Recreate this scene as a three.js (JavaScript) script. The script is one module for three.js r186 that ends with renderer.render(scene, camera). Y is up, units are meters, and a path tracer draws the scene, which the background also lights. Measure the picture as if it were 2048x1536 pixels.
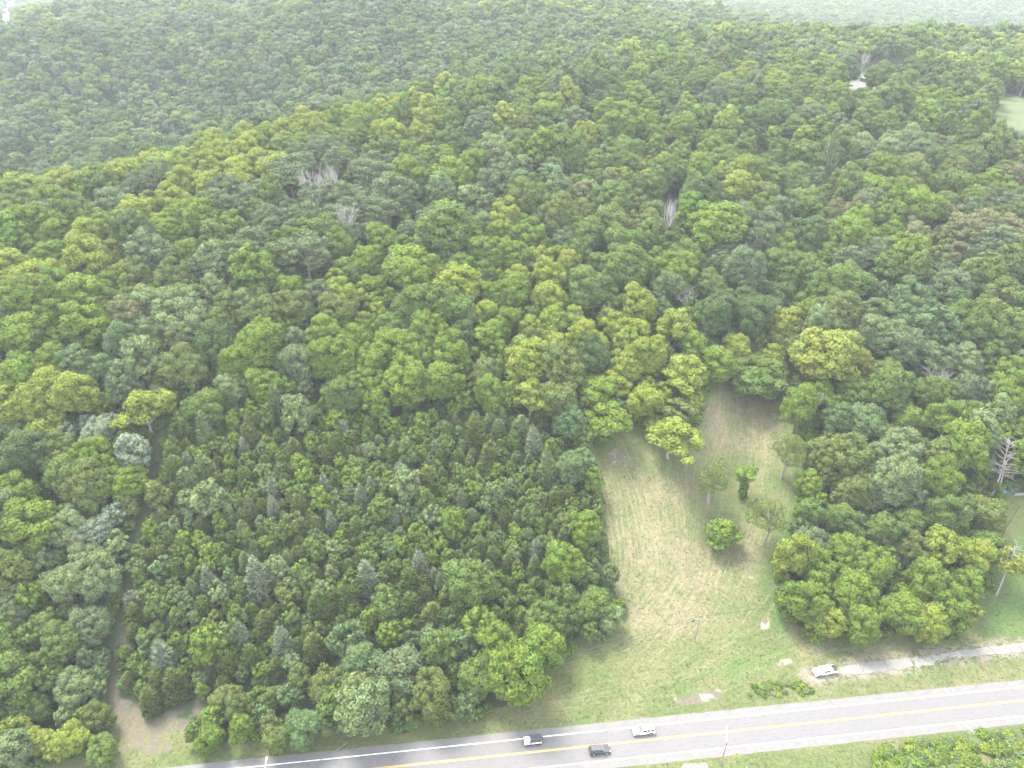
import * as THREE from 'three';
import { mergeGeometries } from 'three/addons/utils/BufferGeometryUtils.js';

// ------------------------------------------------------------------ camera, sky, sun, exposure
const scene = new THREE.Scene();
const EYE = 150, PITCH = 33 * Math.PI / 180, FOV = 56.7;
const camera = new THREE.PerspectiveCamera(FOV, 4 / 3, 1, 6000);
camera.position.set(0, EYE, 0);
camera.lookAt(0, EYE - Math.sin(PITCH) * 100, -Math.cos(PITCH) * 100);
camera.updateMatrixWorld(true);

const SUN_DIR = new THREE.Vector3(-0.35, 0.95, -0.45).normalize();
{ // hazy summer sky, computed: white near the horizon, pale blue above, brighter towards the sun
  const W = 256, Hh = 128, a = new Float32Array(W * Hh * 4);
  for (let j = 0; j < Hh; j++) for (let i = 0; i < W; i++) {
    const up = ((j + 0.5) / Hh - 0.5) * Math.PI, y = Math.sin(up);
    const k = Math.pow(Math.max(0, y), 0.55), o = (j * W + i) * 4;
    const z = [0.74, 0.79, 0.87], h = [0.90, 0.93, 0.95];
    for (let c = 0; c < 3; c++) a[o + c] = (y < 0 ? h[c] * 0.6 : h[c] + (z[c] - h[c]) * k) * 1.4;
    a[o + 3] = 1;
  }
  const t = new THREE.DataTexture(a, W, Hh, THREE.RGBAFormat, THREE.FloatType);
  t.mapping = THREE.EquirectangularReflectionMapping; t.magFilter = THREE.LinearFilter; t.needsUpdate = true;
  scene.background = t; scene.environment = t;
}
const sun = new THREE.DirectionalLight(new THREE.Color(1, 0.95, 0.84), 3.2);
sun.position.copy(SUN_DIR).multiplyScalar(900).add(new THREE.Vector3(0, 0, -300));
sun.target.position.set(0, 0, -300);
sun.castShadow = true; sun.shadow.radius = 42;
Object.assign(sun.shadow.camera, { left: -900, right: 900, top: 900, bottom: -900, near: 10, far: 2500 });
scene.add(sun, sun.target);

const renderer = new THREE.WebGLRenderer({ antialias: true });
renderer.toneMapping = THREE.LinearToneMapping;
renderer.toneMappingExposure = 3.95;
renderer.shadowMap.enabled = true;
scene.fog = new THREE.FogExp2(new THREE.Color(0.87, 0.94, 1.0), 0.00015);

// ------------------------------------------------------------------ helpers
function rng(seed) { let s = seed >>> 0; return () => { s = (s + 0x6d2b79f5) | 0; let t = Math.imul(s ^ (s >>> 15), 1 | s); t = (t + Math.imul(t ^ (t >>> 7), 61 | t)) ^ t; return ((t ^ (t >>> 14)) >>> 0) / 4294967296; }; }
const clamp = (x, a, b) => Math.min(b, Math.max(a, x)), lerp = (a, b, t) => a + (b - a) * t;
const smooth = (a, b, x) => { const t = clamp((x - a) / (b - a), 0, 1); return t * t * (3 - 2 * t); };
const hash = (x, y) => { let h = Math.imul(x, 374761393) + Math.imul(y, 668265263) | 0; h = Math.imul(h ^ (h >>> 13), 1274126177); return ((h ^ (h >>> 16)) >>> 0) / 4294967296; };
function vnoise(x, y) { const i = Math.floor(x), j = Math.floor(y), f = x - i, g = y - j, u = f * f * (3 - 2 * f), v = g * g * (3 - 2 * g); return lerp(lerp(hash(i, j), hash(i + 1, j), u), lerp(hash(i, j + 1), hash(i + 1, j + 1), u), v); }
const fbm = (x, y, n = 4) => { let s = 0, a = 0.5, t = 0; for (let k = 0; k < n; k++) { s += a * vnoise(x, y); t += a; a *= 0.5; x = x * 2.03 + 17.1; y = y * 2.03 + 5.3; } return s / t; };
function tab(x, xs, ys) { // Hermite through a table
  const n = xs.length; if (x <= xs[0]) return ys[0]; if (x >= xs[n - 1]) return ys[n - 1];
  let i = 0; while (x > xs[i + 1]) i++;
  const m = (k) => k <= 0 || k >= n - 1 ? 0 : (ys[k + 1] - ys[k - 1]) / (xs[k + 1] - xs[k - 1]);
  const w = xs[i + 1] - xs[i], t = (x - xs[i]) / w, t2 = t * t, t3 = t2 * t;
  return (2 * t3 - 3 * t2 + 1) * ys[i] + (t3 - 2 * t2 + t) * w * m(i) + (-2 * t3 + 3 * t2) * ys[i + 1] + (t3 - t2) * w * m(i + 1);
}
const FPX = 768 / Math.tan(FOV * Math.PI / 360), CP = Math.cos(PITCH), SP = Math.sin(PITCH);
const taken = {};
function numbered(n) { if (!(n in taken)) { taken[n] = 0; return n; } taken[n]++; return n + '_' + String(taken[n]).padStart(3, '0'); }
function mesh(name, geo, mat, parent) { const m = new THREE.Mesh(geo, mat); m.name = name; m.castShadow = m.receiveShadow = true; if (parent) parent.add(m); return m; }
function tag(o, label, category, group, kind) { const u = {}; if (label) u.label = label; if (category) u.category = category; if (group) u.group = group; if (kind) u.kind = kind; o.userData = u; return o; }
function thing(name, label, category, x, y, z, turn = 0, group) { const o = new THREE.Group(); o.name = numbered(name); o.position.set(x, y, z); o.rotation.y = turn; tag(o, label, category, group); scene.add(o); return o; }
const std = (r, g, b, rough = 0.8, more = {}) => new THREE.MeshStandardMaterial({ color: new THREE.Color().setRGB(r, g, b), roughness: rough, ...more });

// ------------------------------------------------------------------ the land: x to the right, d away from the camera (z = -d)
const RN = [-0.10682348, 0.994278], RE = [0.994278, 0.10682348], RC = 89.158;   // the road's normal and direction, and the far edge's offset
const roadT = (x, d) => RN[0] * x + RN[1] * d - RC;
const roadP = (s, t) => [RE[0] * s + RN[0] * (t + RC), RE[1] * s + RN[1] * (t + RC)];
const KA = [-1.2, -0.68, -0.48, -0.35, -0.2, 0, 0.3, 0.45, 0.68, 1.2];
const KD = [230, 262, 292, 332, 372, 432, 455, 445, 420, 400];
const KH = [47, 50, 51, 57, 58, 65, 68, 68, 66, 62];
const KV = [6, 6, 8, 14, 28, 48, 45, 30, 20, 15];
const KP = [0, 0, 0, 0, 0, 0, 60, 100, 110, 110];
const KW = [95, 95, 100, 100, 95, 85, 150, 190, 200, 200];
function landFine(x, d) {
  const a = clamp(x / Math.max(d, 30), -1.3, 1.3), t = roadT(x, d);
  const dC = tab(a, KA, KD), hC = tab(a, KA, KH), dF = 102.2 / (0.994 - 0.107 * a);
  let h, s = (d - dF) / (dC - dF);
  const far = 78 * Math.exp(-(((x + 150) / 430) ** 2) - ((d - 960) / 340) ** 2) + 16 * Math.exp(-(((x + 420) / 160) ** 2) - ((d - 640) / 110) ** 2) + 12 * Math.exp(-(((x - 250) / 150) ** 2) - ((d - 900) / 160) ** 2);
  const und = (fbm(x / 90 + 3.3, d / 90 + 7.7, 3) - 0.5);
  if (s <= 0) h = 0;
  else if (s < 1) { s = (s + 0.05 * (Math.exp(-s / 0.05) - 1)) / 0.95; h = hC * (1 - Math.pow(1 - Math.min(1, s), 1.8)); }
  else {
    const v = 4 + (tab(a, KA, KV) - 4) * Math.exp(-(((d - dC) / 380) ** 2)) + far;
    const w = Math.exp(-((Math.max(0, d - dC - tab(a, KA, KP)) / tab(a, KA, KW)) ** 2));
    h = v + (hC - v) * w;
  }
  const gully = 7 * Math.exp(-(((a - 0.42) / 0.07) ** 2)) * smooth(110, 170, d) * (1 - smooth(270, 360, d));
  return h - gully + und * (d > 520 ? 14 : 5) * smooth(20, 90, t) + (d > 500 ? (fbm(x / 230, d / 230, 2) - 0.5) * 62 * smooth(470, 640, d) * (1 - 0.75 * smooth(900, 1300, d)) : 0);
}
function lines(lo, hi, step, min, max, grow) { const out = []; for (let v = lo; v <= hi + 1e-6; v += step) out.push(v); let s = step; for (let v = hi; v < max;) { s *= grow; v += s; out.push(v); } s = step; for (let v = lo; v > min;) { s *= grow; v -= s; out.unshift(v); } return out; }
const PX0 = -132, PX1 = 152, PD0 = 62, PD1 = 264;
const GX = lines(PX0, PX1, 2, -1900, 1900, 1.05), GD = lines(PD0, PD1, 2, -220, 2700, 1.05);
const NX = GX.length, ND = GD.length, GH = new Float32Array(NX * ND);
for (let j = 0; j < ND; j++) for (let i = 0; i < NX; i++) GH[j * NX + i] = landFine(GX[i], GD[j]);
function cell(arr, v) { let lo = 0, hi = arr.length - 2; while (lo < hi) { const m = (lo + hi + 1) >> 1; if (arr[m] <= v) lo = m; else hi = m - 1; } return lo; }
function land(x, d) { // height of the ground sheet itself, triangle by triangle
  const i = cell(GX, x), j = cell(GD, d), fx = clamp((x - GX[i]) / (GX[i + 1] - GX[i]), 0, 1), fd = clamp((d - GD[j]) / (GD[j + 1] - GD[j]), 0, 1), k = j * NX + i;
  const a = GH[k], b = GH[k + 1], c = GH[k + NX], e = GH[k + NX + 1];
  return fx + fd <= 1 ? a + (b - a) * fx + (c - a) * fd : e + (c - e) * (1 - fx) + (b - e) * (1 - fd);
}
function proj(x, y, d) { const dy = y - EYE, z = d * CP - dy * SP, up = dy * CP + d * SP; return [1024 + FPX * x / z, 768 - FPX * up / z, z]; }
function at(u, v, lift = 0) { // the place on the ground (lift metres above it) that shows at that pixel of the photograph
  const a = (u - 1024) / FPX, b = (768 - v) / FPX, ry = -SP + b * CP, rd = CP + b * SP;
  let k0 = 60, k1 = 60, hit = false;
  for (let k = 60; k < 2600; k *= 1.012) { k1 = k; if (EYE + ry * k < land(a * k, rd * k) + lift) { hit = true; break; } k0 = k; }
  if (hit) for (let n = 0; n < 22; n++) { const m = (k0 + k1) / 2; if (EYE + ry * m < land(a * m, rd * m) + lift) k1 = m; else k0 = m; }
  return { x: a * k1, d: rd * k1, z: k1, hit };
}

// ------------------------------------------------------------------ ground cover masks, drawn as polygons in metres
const TW = 2048, TH = Math.round(TW * (PD1 - PD0) / (PX1 - PX0)), MW = 1024, MH = Math.round(MW * (PD1 - PD0) / (PX1 - PX0));
function poly(pts) { return pts.map(([u, v]) => { const p = at(u, v); return [p.x, p.d]; }); }
function maskOf(draw, blur = 2) {
  const c = document.createElement('canvas'); c.width = MW; c.height = MH;
  const g = c.getContext('2d'); g.fillStyle = '#000'; g.fillRect(0, 0, MW, MH); g.fillStyle = '#fff'; g.strokeStyle = '#fff'; g.lineCap = g.lineJoin = 'round';
  const X = (x) => (x - PX0) / (PX1 - PX0) * MW, D = (d) => (d - PD0) / (PD1 - PD0) * MH;
  draw({ fill(pts) { g.beginPath(); pts.forEach(([x, d], i) => i ? g.lineTo(X(x), D(d)) : g.moveTo(X(x), D(d))); g.closePath(); g.fill(); }, line(pts, w) { g.lineWidth = w / (PX1 - PX0) * MW; g.beginPath(); pts.forEach(([x, d], i) => i ? g.lineTo(X(x), D(d)) : g.moveTo(X(x), D(d))); g.stroke(); }, dot(x, d, r) { g.beginPath(); g.arc(X(x), D(d), r / (PX1 - PX0) * MW, 0, 7); g.fill(); } });
  const im = g.getImageData(0, 0, MW, MH).data; let a = new Float32Array(MW * MH); for (let i = 0; i < a.length; i++) a[i] = im[i * 4] / 255;
  for (let p = 0; p < 2 && blur; p++) { for (const st of [1, MW]) { const b = new Float32Array(a.length); for (let y = 0; y < MH; y++) for (let x = 0; x < MW; x++) { let s = 0; for (let k = -blur; k <= blur; k++) { const xx = st === 1 ? clamp(x + k, 0, MW - 1) : x, yy = st === 1 ? y : clamp(y + k, 0, MH - 1); s += a[yy * MW + xx]; } b[y * MW + x] = s / (2 * blur + 1); } a = b; } }
  return (x, d) => { const fx = (x - PX0) / (PX1 - PX0) * MW - 0.5, fy = (d - PD0) / (PD1 - PD0) * MH - 0.5; if (fx < 0 || fy < 0 || fx >= MW - 1 || fy >= MH - 1) return 0; const i = fx | 0, j = fy | 0, p = fx - i, q = fy - j, k = j * MW + i; return lerp(lerp(a[k], a[k + 1], p), lerp(a[k + MW], a[k + MW + 1], p), q); };
}
const FIELD = poly([[1010, 1470], [1060, 1400], [1105, 1330], [1215, 1275], [1245, 1225], [1222, 1150], [1215, 1080], [1205, 1010], [1195, 950], [1178, 915], [1215, 878], [1262, 838], [1292, 866], [1340, 884], [1396, 872], [1408, 815], [1432, 750], [1475, 752], [1510, 775], [1560, 790], [1570, 740], [1583, 760], [1590, 830], [1600, 900], [1605, 960], [1590, 1020], [1580, 1080], [1550, 1130], [1548, 1200], [1560, 1250], [1610, 1290], [1700, 1295], [1800, 1290], [1900, 1285], [1950, 1240], [1985, 1150], [1990, 1080], [2010, 1010], [2040, 985], [2110, 1000], [2140, 1200], [2140, 1400], [1500, 1450]]);
const TRACK = poly([[225, 1440], [222, 1380], [232, 1300], [250, 1210], [262, 1150], [280, 1060], [298, 1000], [310, 940], [318, 880], [345, 840], [375, 835]]);
const CLEARING = poly([[215, 1400], [260, 1395], [330, 1420], [400, 1425], [372, 1455], [365, 1490], [400, 1510], [330, 1536], [240, 1520], [222, 1470]]);
const nearRoad = (x, d) => { const t = roadT(x, d); return t < 3 && t > -40; };
const mGrass = maskOf((g) => {
  g.fill(FIELD);
  g.fill([roadP(-150, -14), roadP(200, -14), roadP(200, 4.6), roadP(10, 4.6), roadP(-20, 2.2), roadP(-150, 1.6)]);
  g.fill(CLEARING); g.fill([roadP(-150, -45), roadP(200, -45), roadP(200, -9), roadP(-150, -9)]);
}, 2);
const mVerge = maskOf((g) => { // grass runs on a little under the trees at the edge
  g.fill(FIELD); g.line(FIELD.concat([FIELD[0]]), 7);
  g.fill([roadP(-150, -14), roadP(200, -14), roadP(200, 6), roadP(10, 6), roadP(-40, 5), roadP(-150, 4)]);
  g.fill(CLEARING); g.line(CLEARING.concat([CLEARING[0]]), 4); g.fill([roadP(-150, -45), roadP(200, -45), roadP(200, -9), roadP(-150, -9)]);
}, 2);
const mTrack = maskOf((g) => { g.line(TRACK, 2.4); g.line(poly([[240, 1400], [330, 1418], [420, 1420], [480, 1400], [560, 1385], [640, 1350], [700, 1330], [830, 1330]]), 4); }, 2);
const mRut = maskOf((g) => { g.line(TRACK, 0.7); g.line(poly([[232, 1440], [230, 1380], [240, 1300], [256, 1220]]), 1.6); g.fill(poly([[225, 1405], [270, 1400], [325, 1436], [395, 1424], [385, 1448], [322, 1472], [346, 1500], [300, 1512], [250, 1482]])); g.fill(poly([[228, 1405], [262, 1400], [285, 1440], [270, 1480], [235, 1470]])); g.fill(poly([[300, 1480], [345, 1480], [340, 1505], [312, 1508]])); g.line(poly([[285, 1440], [340, 1430], [400, 1424]]), 1.6); g.line(poly([[240, 1500], [300, 1470], [350, 1455]]), 1.2); }, 2);
const mDirt = maskOf((g) => { // bare patches in the field and on the verge
  g.fill(poly([[1345, 1395], [1372, 1390], [1400, 1386], [1435, 1380], [1450, 1388], [1430, 1402], [1385, 1408], [1352, 1404]]));
  g.fill(poly([[1215, 905], [1245, 898], [1250, 915], [1222, 930]])); g.fill(poly([[1500, 1140], [1510, 1138], [1508, 1160], [1500, 1165]]));
  g.fill(poly([[1525, 1235], [1538, 1232], [1540, 1255], [1522, 1258]])); g.fill(poly([[1290, 770], [1315, 790], [1310, 830], [1290, 820]])); g.fill(poly([[1228, 825], [1262, 818], [1258, 850], [1236, 862]]));
  g.fill(poly([[1612, 1355], [1625, 1340], [1680, 1338], [1690, 1352], [1640, 1362]])); g.line(poly([[1690, 1350], [1760, 1348], [1800, 1342]]), 1.0); g.line(poly([[1555, 1330], [1580, 1322]]), 1.2);
}, 2);
const mDrive = maskOf((g) => { g.line(poly([[1620, 1352], [1700, 1338], [1800, 1326], [1900, 1312], [2048, 1294]]), 6); g.dot(...Object.values(at(1640, 1348)).slice(0, 2), 3); }, 4);
const mStraw = maskOf((g) => {
  g.fill(poly([[1215, 1040], [1290, 1050], [1370, 1075], [1410, 1110], [1440, 1150], [1440, 1210], [1400, 1250], [1320, 1270], [1250, 1240], [1225, 1150]]));
  g.fill(poly([[1240, 960], [1330, 950], [1400, 960], [1395, 1010], [1300, 1010]])); g.fill(poly([[1400, 830], [1440, 775], [1480, 765], [1550, 800], [1570, 870], [1540, 930], [1480, 900], [1420, 900]]));
  g.fill(poly([[1370, 940], [1410, 920], [1415, 1010], [1380, 1000]])); g.fill(poly([[1450, 1070], [1520, 1060], [1530, 1120], [1480, 1140]])); g.line(poly([[1210, 1000], [1240, 1120], [1245, 1200], [1250, 1260]]), 4);
  g.line(poly([[1580, 1295], [1700, 1312], [1850, 1305]]), 3); g.line(poly([[1010, 1420], [1060, 1420], [1140, 1415], [1220, 1418]]), 1.0); g.line(poly([[1600, 1370], [1750, 1378], [1900, 1362], [2048, 1345]]), 2.0);
}, 12);
const mLush = maskOf((g) => { g.fill(poly([[1985, 1100], [2060, 1050], [2120, 1200], [2110, 1290], [1950, 1270]])); g.line(poly([[1590, 860], [1605, 940], [1592, 1030], [1570, 1100], [1540, 1150], [1560, 1260]]), 5); g.line(poly([[1440, 1350], [1520, 1330], [1580, 1300]]), 4); }, 8);

// mowing direction, from a few places where its lines run plainly
const FLOW = [[1470, 790, 0.1, 1], [1420, 860, -0.45, 1], [1540, 860, 0.05, 1], [1500, 800, 0.4, 1], [1280, 1000, 0.25, 1], [1250, 1080, 0.15, 1], [1320, 1100, 0.15, 1], [1480, 1130, -0.3, 1], [1530, 1150, -0.5, 1], [1350, 1210, -0.6, 0.8], [1300, 1240, -0.7, 0.8], [1450, 1230, -0.5, 0.9], [1200, 1340, 1, -0.25], [1500, 1300, 1, -0.3], [1260, 950, 0.5, 1], [1590, 950, 0.05, 1], [1580, 1050, -0.2, 1], [1750, 1320, 1, -0.12], [1300, 1400, 1, -0.1], [1100, 1420, 1, -0.1], [2040, 1180, 0.6, -0.7]]
  .map(([u, v, p, q]) => { const A = at(u - p * 6, v - q * 6), B = at(u + p * 6, v + q * 6), x = B.x - A.x, d = B.d - A.d, l = Math.hypot(x, d); return [(A.x + B.x) / 2, (A.d + B.d) / 2, x / l, d / l]; });
function flow(x, d) { let sx = 0, sd = 0; for (const [px, pd, fx, fd] of FLOW) { const w = 1 / (((x - px) ** 2 + (d - pd) ** 2) ** 1.5 + 30), c = fx * 0.2 + fd < 0 ? -1 : 1; sx += w * fx * c; sd += w * fd * c; } const l = Math.hypot(sx, sd) || 1; return [sx / l, sd / l]; }
const streaks = (() => { // pale lines of cut straw: each a thin stroke along the mowing direction
  const c = document.createElement('canvas'); c.width = TW; c.height = TH; const g = c.getContext('2d'), R = rng(71); g.fillStyle = '#000'; g.fillRect(0, 0, TW, TH); g.lineCap = 'round';
  const sc = TW / (PX1 - PX0);
  for (let n = 0; n < 5200; n++) {
    const p = at(1000 + R() * 640, 740 + R() * 680); let { x, d } = p; const s = mStraw(x, d); if (mGrass(x, d) < 0.5 || R() > 0.12 + s) continue;
    const len = 3 + R() * R() * 26, [ox, od] = [(R() - 0.5) * 0.5, (R() - 0.5) * 0.5];
    g.lineWidth = (0.12 + R() * 0.38) * sc; g.strokeStyle = `rgba(255,255,255,${(0.12 + R() * 0.4).toFixed(2)})`; g.beginPath(); g.moveTo((x - PX0) * sc, (d - PD0) * sc);
    for (let k = 0; k < len; k += 1.2) { const f = flow(x, d), l = Math.hypot(f[0] + ox, f[1] + od); x += (f[0] + ox * 0.4) / l * 1.2; d += (f[1] + od * 0.4) / l * 1.2; g.lineTo((x - PX0) * sc, (d - PD0) * sc); }
    g.stroke();
  }
  return g.getImageData(0, 0, TW, TH).data;
})();
const srgb = (c) => Math.round(255 * (c <= 0.0031308 ? 12.92 * c : 1.055 * Math.pow(clamp(c, 0, 1), 1 / 2.4) - 0.055));
const mixc = (a, b, t) => [lerp(a[0], b[0], t), lerp(a[1], b[1], t), lerp(a[2], b[2], t)];
function dataTex(w, h, fn, repeat) { const a = new Uint8Array(w * h * 4); for (let j = 0; j < h; j++) for (let i = 0; i < w; i++) { const c = fn(i, j), o = (j * w + i) * 4; a[o] = srgb(c[0]); a[o + 1] = srgb(c[1]); a[o + 2] = srgb(c[2]); a[o + 3] = 255; } const t = new THREE.DataTexture(a, w, h); t.colorSpace = THREE.SRGBColorSpace; t.magFilter = THREE.LinearFilter; if (repeat) t.wrapS = t.wrapT = THREE.RepeatWrapping; t.needsUpdate = true; return t; }
const FLOOR = [0.022, 0.036, 0.011], SOIL = [0.085, 0.068, 0.052], STRAW = [0.130, 0.108, 0.062], GRASS = [0.058, 0.076, 0.019], GRASS2 = [0.084, 0.090, 0.031], LUSH = [0.048, 0.086, 0.017], SAND = [0.22, 0.19, 0.155];
const fieldTex = dataTex(TW, TH, (i, j) => {
  const x = PX0 + (i + 0.5) / TW * (PX1 - PX0), d = PD0 + (j + 0.5) / TH * (PD1 - PD0), R1 = hash(i, j), R2 = hash(i + 9000, j);
  const n1 = fbm(x / 9, d / 9, 4), n2 = fbm(x / 1.7 + 40, d / 1.7, 3), n3 = vnoise(x * 2.1, d * 2.1), wx = (fbm(x / 3, d / 3 + 50, 3) - 0.5) * 3.2, wd = (fbm(x / 3 + 80, d / 3, 3) - 0.5) * 3.2;
  let c = mixc(FLOOR, [0.032, 0.036, 0.016], smooth(0.5, 0.7, n1) * 0.6);
  const gr = smooth(0.25, 0.6, mVerge(x + wx * 0.5, d + wd * 0.5));
  if (gr > 0) {
    const lush = smooth(0.2, 0.8, mLush(x + wx, d + wd)), st = mStraw(x + wx, d + wd);
    let g = mixc(GRASS, GRASS2, smooth(0.35, 0.65, n1)); g = mixc(g, LUSH, clamp(lush * 0.85 + smooth(0.58, 0.75, fbm(x / 5 + 9, d / 5, 3)) * 0.4, 0, 1));
    g = mixc(g, STRAW, clamp(st * smooth(0.25, 0.65, n2 * 0.6 + n1 * 0.45) * 0.82 + smooth(0.62, 0.8, n2) * 0.25 * (1 - lush), 0, 0.85));
    const f = streaks[(j * TW + i) * 4] / 255; g = mixc(g, [0.178, 0.148, 0.090], f * 0.55);
    const k = 0.78 + 0.42 * n3 * (0.5 + 0.5 * R1) + 0.42 * (R2 - 0.5) + 0.2 * (vnoise(x * 5.1, d * 5.1) - 0.5); g = g.map((q) => q * k);
    if (R1 > 0.9985) g = [0.25, 0.25, 0.22];
    c = mixc(c, g, gr);
  }
  const tr = smooth(0.2, 0.7, mTrack(x + wx * 0.4, d + wd * 0.4)); if (tr > 0) c = mixc(c, mixc([0.032, 0.055, 0.015], [0.046, 0.046, 0.024], smooth(0.45, 0.65, n2)), tr);
  const ru = smooth(0.15, 0.7, mRut(x + wx * 0.4, d + wd * 0.4)) * smooth(0.2, 0.45, n2); if (ru > 0) c = mixc(c, SOIL.map((q) => q * (0.8 + 0.35 * n3)), ru * 0.8);
  const di = smooth(0.25, 0.7, mDirt(x + wx * 0.45, d + wd * 0.45)); if (di > 0) c = mixc(c, mixc(SOIL, SAND, smooth(0.5, 0.7, n2)).map((q) => q * (0.8 + 0.35 * n3)), di * 0.85);
  const dr = smooth(0.2, 0.8, mDrive(x + wx * 0.5, d + wd * 0.5)) * smooth(0.35, 0.6, n2 * 0.6 + n3 * 0.4); if (dr > 0) c = mixc(c, mixc(SOIL, SAND, 0.4), dr * 0.75);
  return c;
});
const floorTex = dataTex(512, 512, (i, j) => { const n = fbm(i / 60, j / 60, 4), k = smooth(0.35, 0.65, n), e = Math.min(i, 511 - i, j, 511 - j) / 60; const c = mixc(FLOOR, [0.03, 0.045, 0.016], k * Math.min(1, e)); return c.map((q) => q * (0.85 + 0.3 * hash(i, j))); }, true);
{
  const pos = new Float32Array(NX * ND * 3), uv = new Float32Array(NX * ND * 2), inner = [], outer = [];
  for (let j = 0; j < ND; j++) for (let i = 0; i < NX; i++) { const k = j * NX + i; pos.set([GX[i], GH[k], -GD[j]], k * 3); uv.set([(GX[i] - PX0) / (PX1 - PX0), (GD[j] - PD0) / (PD1 - PD0)], k * 2); }
  for (let j = 0; j < ND - 1; j++) for (let i = 0; i < NX - 1; i++) { const k = j * NX + i, into = GX[i] >= PX0 - 1e-3 && GX[i + 1] <= PX1 + 1e-3 && GD[j] >= PD0 - 1e-3 && GD[j + 1] <= PD1 + 1e-3 ? inner : outer; into.push(k, k + 1, k + NX, k + 1, k + NX + 1, k + NX); }
  const g = new THREE.BufferGeometry(); g.setAttribute('position', new THREE.BufferAttribute(pos, 3)); g.setAttribute('uv', new THREE.BufferAttribute(uv, 2)); g.setIndex([].concat(inner, outer));
  g.addGroup(0, inner.length, 0); g.addGroup(inner.length, outer.length, 1); g.computeVertexNormals();
  const ft = floorTex; ft.repeat.set(7, 5);
  const m = mesh('ground', g, [std(1, 1, 1, 0.95, { map: fieldTex }), std(1, 1, 1, 0.95, { map: ft })], scene); tag(m, null, null, null, 'structure');
}

// ------------------------------------------------------------------ sheets laid on the land
function sheet(name, inside, box, step, lift, mat, parent = scene) {
  const [x0, x1, d0, d1] = box, nx = Math.ceil((x1 - x0) / step), nd = Math.ceil((d1 - d0) / step), idx = [], pos = [], uv = [], id = new Map();
  const v = (i, j) => { const k = j * (nx + 1) + i; if (!id.has(k)) { const x = x0 + i * step, d = d0 + j * step; id.set(k, pos.length / 3); pos.push(x, land(x, d) + lift, -d); uv.push(x, d); } return id.get(k); };
  for (let j = 0; j < nd; j++) for (let i = 0; i < nx; i++) if (inside(x0 + (i + 0.5) * step, d0 + (j + 0.5) * step)) idx.push(v(i, j), v(i + 1, j), v(i, j + 1), v(i + 1, j), v(i + 1, j + 1), v(i, j + 1));
  const g = new THREE.BufferGeometry(); g.setAttribute('position', new THREE.Float32BufferAttribute(pos, 3)); g.setAttribute('uv', new THREE.Float32BufferAttribute(uv, 2)); g.setIndex(idx); g.computeVertexNormals();
  return tag(mesh(name, g, mat, parent), null, null, null, 'structure');
}
function inPoly(p) { return (x, d) => { let c = false; for (let i = 0, j = p.length - 1; i < p.length; j = i++) { const [a, b] = p[i], [e, f] = p[j]; if ((b > d) !== (f > d) && x < (e - a) * (d - b) / (f - b) + a) c = !c; } return c; }; }

// ------------------------------------------------------------------ the road
{
  const R = rng(5), len = 620, s0 = -310;
  const ribbon = (ts, lift, wob, ds = 1.0) => { // a strip along the road between two offsets, edges uneven by wob
    const pos = [], uv = [], idx = []; let n = 0;
    for (let s = s0; s <= s0 + len; s += ds, n++) for (const k of [0, 1]) { const t = ts[k] + (wob ? (fbm(s / 2.2 + k * 90, 3.1, 3) - 0.5) * wob : 0), [x, d] = roadP(s, t); pos.push(x, lift, -d); uv.push(s / 12, t / 12); }
    for (let i = 0; i < n - 1; i++) idx.push(i * 2, i * 2 + 2, i * 2 + 1, i * 2 + 2, i * 2 + 3, i * 2 + 1);
    for (let i = 0; i < idx.length; i += 3) [idx[i], idx[i + 1]] = [idx[i + 1], idx[i]];
    const g = new THREE.BufferGeometry(); g.setAttribute('position', new THREE.Float32BufferAttribute(pos, 3)); g.setAttribute('uv', new THREE.Float32BufferAttribute(uv, 2)); g.setIndex(idx.reverse()); g.computeVertexNormals();
    return g;
  };
  const asphalt = (base) => dataTex(1024, 1024, (i, j) => { const wrap = Math.min(1, Math.min(i, 1023 - i) / 40); const n = fbm(i / 220, j / 14 + 9, 4) - 0.5, m = fbm(i / 40, j / 40, 3) - 0.5, r = hash(i, j) - 0.5; const cr = Math.abs(fbm(i / 90 + 3, j / 90 + 60, 4) - 0.5) < 0.006 ? -0.22 : 0, pa = fbm(i / 130 + 70, j / 60, 2) > 0.68 ? -0.07 : 0, k = 1 + wrap * (0.17 * n + 0.12 * m + cr + pa) + 0.13 * r; return base.map((q) => q * k); }, true);
  const road = tag(mesh('road', ribbon([-10.05, 0.25], 0.02, 0.3), std(1, 1, 1, 0.85, { map: asphalt([0.110, 0.104, 0.101]) }), scene), null, null, null, 'structure');
  const lanes = mesh('carriageway', ribbon([-8.35, -1.45], 0.026, 0), std(1, 1, 1, 0.85, { map: asphalt([0.098, 0.093, 0.093]) }), road);
  const paint = std(0.62, 0.62, 0.62, 0.6), yellow = std(0.46, 0.28, 0.055, 0.6);
  mesh('edge_line', ribbon([-1.66, -1.46], 0.032, 0.03), paint, road); mesh('edge_line', ribbon([-8.34, -8.14], 0.032, 0.03), paint, road);
  mesh('centre_line', ribbon([-4.94, -4.81], 0.032, 0.02), yellow, road); mesh('centre_line', ribbon([-4.66, -4.53], 0.032, 0.02), yellow, road);
  for (const [u, v] of [[1893, 1382], [1940, 1457]]) { const p = at(u, v), b = mesh('survey_tick', new THREE.BoxGeometry(0.25, 0.004, 1.5), paint, road); b.position.set(p.x, 0.034, -p.d); b.rotation.y = 0.25; }
}

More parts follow.
